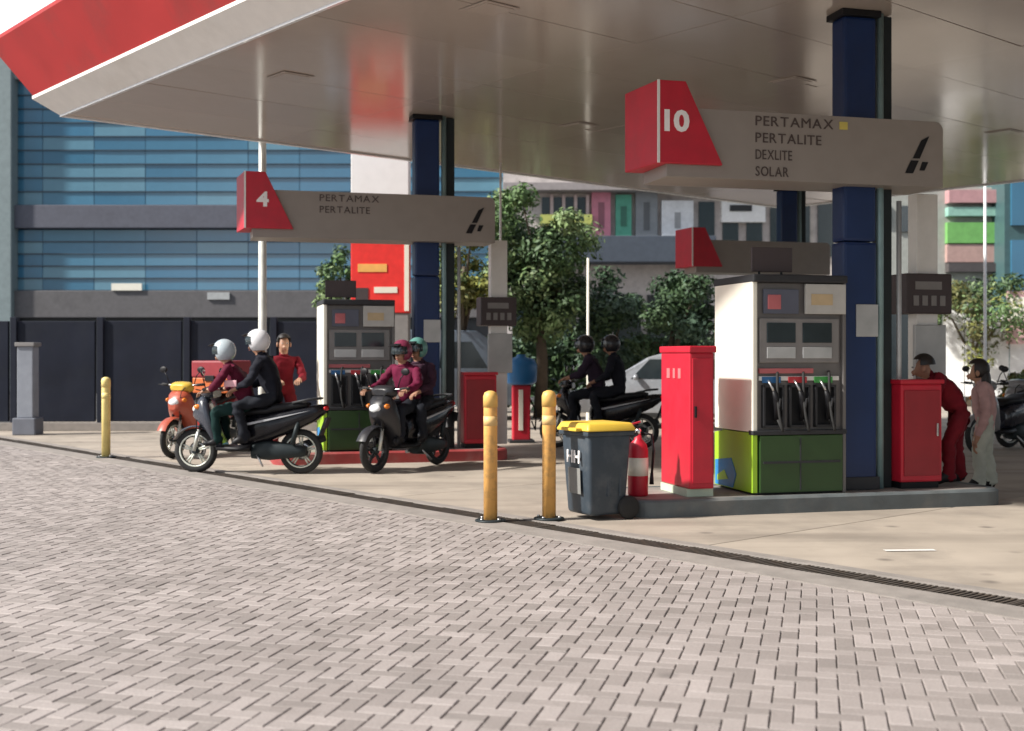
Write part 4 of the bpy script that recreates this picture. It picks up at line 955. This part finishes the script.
# ------------------------------------------------------------------ cars
def car(label, loc, rz, paint, van=False, group='parked cars'):
    t = thing('parked_car', label, 'car' if not van else 'van', loc, rz, group)
    if van: prof = [(-2.1, .32), (2.0, .32), (2.12, .5), (2.1, .85), (1.75, 1.0), (1.25, 1.75), (1.0, 1.92), (-2.0, 1.95), (-2.12, 1.8), (-2.15, .6)]; w_ = .84; win = (( -2.0, -1.0), (-.92, .1), (.18, 1.0)); zw = (1.12, 1.68)
    else: prof = [(-2.15, .30), (2.05, .30), (2.2, .45), (2.15, .68), (1.25, .88), (.55, 1.36), (.2, 1.45), (-.9, 1.44), (-1.5, 1.05), (-2.1, .98), (-2.2, .6)]; w_ = .85; win = ((-1.15, -.35), (-.28, .62)); zw = (.95, 1.32)
    b = MB(); b.prism(prof, 1, -w_, w_, paint, .05); smoothang(b.build('body', t), 40)
    for sg in (-1, 1):
        for k, (a, c) in enumerate(win):
            b = MB(); sl = .12 if k == len(win) - 1 else .0; b.prism([(a, zw[0]), (c + sl * 2, zw[0]), (c - sl, zw[1]), (a + .06, zw[1])], 1, sg * (w_ - .01), sg * (w_ + .006), M['glass']); b.build('side_window', t)
    b = MB()
    if van: b.prism([(-.7, 1.1), (.7, 1.1), (.62, 1.7), (-.62, 1.7)], 0, 1.0, 1.5, M['glass'])
    else: b.box((.93, 0, 1.12), (.78, 1.36, .02), M['glass'], 0, (0, R(35), 0))
    b.build('windscreen', t)
    for x in (-1.35, 1.35):
        for sg in (-1, 1):
            RX = Matrix.Rotation(PI / 2, 4, 'X'); b = MB(); b.lathe([(.19, -.1), (.29, -.1), (.31, -.07), (.31, .07), (.29, .1), (.19, .1)], M['rubber'], (x, sg * (w_ - .08), .31), 20, RX); wh = b.build('wheel', t)
            b = MB(); b.lathe([(.05, -.105), (.19, -.10), (.19, .10), (.05, .105)], M['alloy'], (x, sg * (w_ - .08), .31), 14, RX); b.build('rim', wh)
    for sg in (-1, 1):
        b = MB(); b.ell((2.1, sg * .6, .64), (.06, .18, .08), M['headl'], 10, 6); b.build('headlight', t)
        b = MB(); b.ell((-2.12, sg * .65, .8), (.05, .14, .09), M['redl'], 10, 6); b.build('tail_light', t)
        b = MB(); b.ell((.75, sg * (w_ + .09), .98), (.06, .08, .06), paint, 8, 5); b.build('door_mirror', t)
    b = MB(); b.span((2.1, -.7, .33), (2.2, .7, .45), M['black'], .02); b.build('bumper', t)
    return t
car('silver white parked car half hidden behind the tall red cabinet', (xat(682, 23.5), 23.5, 0), R(165), mat('car_silver', (.32, .34, .37), .25, metal=.3, coat=.5))
car('greyish blue van parked beyond the thin white pole', (xat(430, 28), 26.4, 0), R(12), mat('van_paleblue', (.16, .20, .25), .3, coat=.4), van=True)

# ------------------------------------------------------------------ dark boundary wall, left
YW = 22.4; t = thing('boundary_wall', 'long dark navy panelled wall below the glass building', 'wall', (0, YW, 0))
dn = mat('wall_navy', (.011, .014, .026), .6, spec=.2, var=.3, scale=1.5, dirt=(.024, .027, .036), dscale=1.2, damt=.5)
x = -14.0; k = 0
pm_ = MB(); pm_.span((-.742, 0, .16), (.742, .08, 2.02), dn, .012); pmm = pm_.build('wall_panel', mesh_only=True)
ps_ = MB(); ps_.span((-.06, -.05, 0), (.06, .12, 2.10), mat('wall_post', (.015, .018, .03), .6, spec=.2), .01); psm = ps_.build('wall_post', mesh_only=True)
while x < -3.6:
    o = link('wall_panel', pmm, t); o.location = (x + .75, random.uniform(-.01, .01), random.uniform(-.01, .01)); o = link('wall_post', psm, t); o.location = (x, 0, 0); x += 1.6
b = MB(); b.span((-14, -.06, 0), (x, .14, .15), M['kerbst'], .01); b.build('plinth', t)
# grey gate pillar and meter box at far left
p = at(28, 0, 21.3); t = thing('gate_pillar', 'light grey gate pillar at the far left before the dark wall', 'pillar', (p.x, p.y, 0))
b = MB(); b.span((-.14, -.14, .3), (.14, .14, 1.55), mat('pillar_grey', (.24, .26, .30), .6), .015); b.build('shaft', t)
b = MB(); b.span((-.2, -.2, 0), (.2, .2, .3), mat('pillar_grey_dark', (.14, .15, .18), .6), .02); b.build('base', t)
b = MB(); b.span((-.17, -.17, 1.55), (.17, .17, 1.62), M['mgrey'], .01); b.build('cap', t)

# ------------------------------------------------------------------ glass building, left
YB = 46.0; X0, X1 = xat(-60, YB), xat(505, YB); HB = 12.6
t = thing('glass_office_building', 'blue glass office building with dark horizontal bands behind the canopy', 'building', (0, YB, 0))
gb = []
for k, c in enumerate(((.045, .17, .28), (.05, .18, .30), (.04, .155, .26), (.065, .20, .31), (.045, .165, .28), (.11, .25, .34))): gb.append(mat('glass_blue%d' % k, c, .12, var=.25, scale=.35, spec=.7))
b = MB(); b.span((X0, .3, 0), (X1, 14, HB), mat('building_core', (.06, .07, .08), .8)); b.build('core', t)
bands = [(zat(318, YB), zat(291, YB), mat('band_brown', (.115, .11, .115), .7, dirt=(.07, .068, .07))), (zat(229, YB), zat(206, YB), mat('band_mauve', (.10, .105, .135), .7, dirt=(.07, .07, .09))), (HB - .8, HB, mat('band_grey', (.3, .32, .33), .7))]
for (z0, z1, m) in bands:
    b = MB(); b.span((X0 - .1, -.35, z0), (X1 + .1, .35, z1), m, .03); b.build('floor_band', t)
b = MB(); b.span((X0, .05, 0), (X1, .25, bands[0][0] - .01), mat('ground_floor_dark', (.02, .024, .03), .4)); b.build('ground_floor', t)
zs = []
z0, z1 = bands[0][1] + .02, bands[1][0] - .02; n = 5; zs += [(z0 + (z1 - z0) * k / n, z0 + (z1 - z0) * (k + 1) / n) for k in range(n)]
z0, z1 = bands[1][1] + .02, HB - .82; n = 9; zs += [(z0 + (z1 - z0) * k / n, z0 + (z1 - z0) * (k + 1) / n) for k in range(n)]
nx = 11; dx = (X1 - X0) / nx; pmesh = {}
for (za, zb) in zs:
    for k in range(nx):
        key = (round(zb - za, 3), random.randrange(6))
        if key not in pmesh:
            q = MB(); q.span((.015, 0, .015), (dx - .015, .06, zb - za - .015), gb[key[1]]); pmesh[key] = q.build('window_pane', mesh_only=True)
        o = link('window_pane', pmesh[key], t); o.location = (X0 + k * dx, .0, za); o.rotation_euler = (random.gauss(0, .002), 0, random.gauss(0, .0015))
b = MB()
for (za, zb) in zs: b.span((X0, -.05, za - .022), (X1, .1, za + .022), mat('transom_blue', (.03, .06, .09), .4))
b.build('transom', t)
b = MB()
for k in range(0, nx + 1): b.span((X0 + k * dx - .02, .02, bands[0][1]), (X0 + k * dx + .02, .1, HB - .8), mat('mullion_blue', (.05, .14, .22), .4))
b.build('mullion', t)
xx = xat(8, YB); b = MB(); b.span((xx - .55, -.6, 0), (xx + .38, .4, HB + .3), mat('pilaster_greygreen', (.20, .25, .26), .6), .04); b.build('corner_pilaster', t)
b = MB(); b.span((xat(115, YB), -.42, zat(291, YB)), (xat(145, YB), -.34, zat(284, YB)), M['cream']); b.build('sign_plate', t); b = MB(); b.span((xat(210, YB), -.42, zat(300, YB)), (xat(232, YB), -.34, zat(293, YB)), M['lgrey']); b.build('sign_plate', t)

# ------------------------------------------------------------------ shop building, centre
YS = 44.0; t = thing('shophouse', 'row shophouse with posters, yellow strip and dark awning beyond the trees', 'building', (0, YS, 0))
xs0, xs1 = xat(503, YS), xat(860, YS)
b = MB(); b.span((xs0, .4, 0), (xs1, 12, 11), mat('shop_wall', (.55, .50, .48), .8, dirt=(.22, .2, .19))); b.build('wall', t)
b = MB(); b.span((xs0, -.9, zat(264, YS)), (xat(712, YS), .4, zat(238, YS)), mat('awning_dark', (.06, .075, .10), .6), .03); b.build('awning', t)
b = MB(); b.span((xat(540, YS), -.2, zat(225, YS)), (xat(592, YS), .4, zat(215, YS)), mat('strip_yellow', (.42, .45, .12), .6), .01); b.build('yellow_strip', t)
b = MB(); b.span((xs0, -.5, zat(192, YS)), (xs1, .4, zat(184, YS)), mat('shop_beam', (.30, .27, .27), .7), .02); b.build('beam', t)
for k in range(4):
    a = 542 + k * 12; b = MB(); b.span((xat(a, YS), .34, zat(214, YS)), (xat(a + 8, YS), .42, zat(196, YS)), M['glass']); f = b.build('window', t)
    b = MB(); b.span((xat(a + 8.5, YS), .2, zat(214, YS)), (xat(a + 11.5, YS), .4, zat(194, YS)), mat('frame_pink', (.6, .48, .48), .6)); b.build('window_pier', f)
for (a, c, y0, y1, col_) in ((592, 611, 190, 238, (.6, .22, .30)), (616, 632, 194, 236, (.08, .34, .24)), (636, 658, 190, 240, (.22, .24, .26)), (662, 694, 200, 238, (.7, .72, .75))):
    b = MB(); b.span((xat(a, YS), .1, zat(y1, YS)), (xat(c, YS), .4, zat(y0, YS)), mat('poster_%d' % a, col_, .5), .02); q = b.build('poster', t)
    b = MB(); mx_ = (a + c) / 2; b.span((xat(mx_ - 3, YS), .08, zat(y1 - 10, YS)), (xat(mx_ + 3, YS), .11, zat(y0 + 12, YS)), mat('poster_fig_%d' % a, tuple(min(.8, x * .45) for x in col_), .5)); b.build('poster_print', q)
b = MB(); b.span((xat(722, YS), .05, zat(222, YS)), (xat(766, YS), .4, zat(196, YS)), M['white'], .02); b.span((xat(730, YS), .0, zat(211, YS)), (xat(752, YS), .06, zat(205, YS)), M['dgrey']); b.build('white_sign', t)
for a in range(700, 850, 24):
    b = MB(); b.span((xat(a, YS), .3, 5.0), (xat(a + 16, YS), .42, 7.0), M['glass']); b.build('window', t)
for a in range(512, 700, 34):
    b = MB(); b.span((xat(a, YS), .3, .3), (xat(a + 28, YS), .42, 3.6), M['glass']); b.build('shop_window', t)

# ------------------------------------------------------------------ right side buildings
YR = 42.0; t = thing('convenience_shop', 'shop with pink, mint and green sign stripes at the right', 'building', (0, YR, 0))
xa, xb = xat(868, YR), xat(1006, YR)
b = MB(); b.span((xa, .3, 0), (xb, 10, zat(186, YR)), mat('shop_grey', (.36, .37, .34), .8), .02); b.build('wall', t)
for (y0, y1, c, nm, pr) in ((190, 203, (.50, .28, .29), 'pink', .2), (207, 216, (.28, .50, .42), 'mint', .16), (222, 243, (.17, .42, .12), 'green', .12), (244, 262, (.46, .30, .27), 'rose', .1), (263, 272, (.08, .07, .07), 'dark', .18)):
    b = MB(); b.span((xat(948, YR), .3 - pr * 2, zat(y1, YR)), (xb, .3, zat(y0, YR)), mat('stripe_' + nm, c, .5), .01); b.build('sign_stripe', t)
for k in range(3):
    b = MB(); b.span((xat(880 + k * 20, YR), .22, zat(225 + 6 * k, YR)), (xat(893 + k * 20, YR), .32, zat(205, YR)), M['glass']); b.build('window', t)
for k in range(4):
    b = MB(); b.span((xat(890 + k * 28, YR), .22, .2), (xat(914 + k * 28, YR), .32, 3), M['glass']); b.build('shop_window', t)
t = thing('teal_building', 'dark teal glass building at the right edge', 'building', (xat(1007, 41), 41, 0))
b = MB(); b.span((0, .2, 0), (9, 9, 11), mat('teal_wall', (.06, .12, .125), .4)); b.build('wall', t)
for k in range(5):
    for q in range(4):
        b = MB(); b.span((.2 + k * 1.7, .1, .8 + q * 2.5), (1.6 + k * 1.7, .22, 2.8 + q * 2.5), gb[(k + q) % 4]); b.build('window', t)
# white hoarding
YH = 33.0; xa = xat(943, YH); t = thing('white_hoarding', 'white panelled hoarding behind the two people on the right', 'hoarding', (xa, YH, 0), R(-14))
t.scale = (1.32, 1.32, 1.1)
for k in range(8):
    b = MB(); hh = 2.28 if k < 3 else 2.28; b.span((k * .43, 0, .25), (k * .43 + .415, .05, hh + (.12 if k == 0 else 0)), mat('hoarding_white', (.86, .86, .85), .5, rand=.06, dirt=(.45, .44, .42), damt=.3), .006); b.build('hoarding_panel', t)
b = MB(); b.span((0, .055, .5), (3.44, .1, .58), M['lgrey']); b.span((0, .055, 1.8), (3.44, .1, 1.88), M['lgrey']); b.build('rail', t)
b = MB(); 
for k in range(5): b.span((k * .85, .055, 0), (k * .85 + .06, .14, 2.2), M['lgrey'])
b.build('support', t)
b = MB(); b.span((1.22, -.07, zat(344, YH) / 1.1), (3.5, -.004, zat(292, YH) / 1.1), mat('banner_pink', (.66, .42, .42), .6)); q = b.build('pink_banner', t)
b = MB(); b.span((1.22, -.075, zat(320, YH) / 1.1), (3.5, -.071, zat(298, YH) / 1.1), M['cream']); b.build('banner_band', q)
# parked scooters at right edge
for k, (px, Y, ang, lb, pc) in enumerate(((1004, 17.6, 215, 'dark parked scooter at the right edge, nearest of the two below the round shrub', (.02, .02, .03)), (1040, 18.6, 205, 'black parked scooter cut off by the right picture edge', (.03, .03, .035)))):
    scooter(lb, (xat(px, Y), Y, 0), R(ang), mat('parked_paint%d' % k, pc, .25, coat=.4), mat('parked_front%d' % k, (.25, .25, .26), .3, coat=.4))
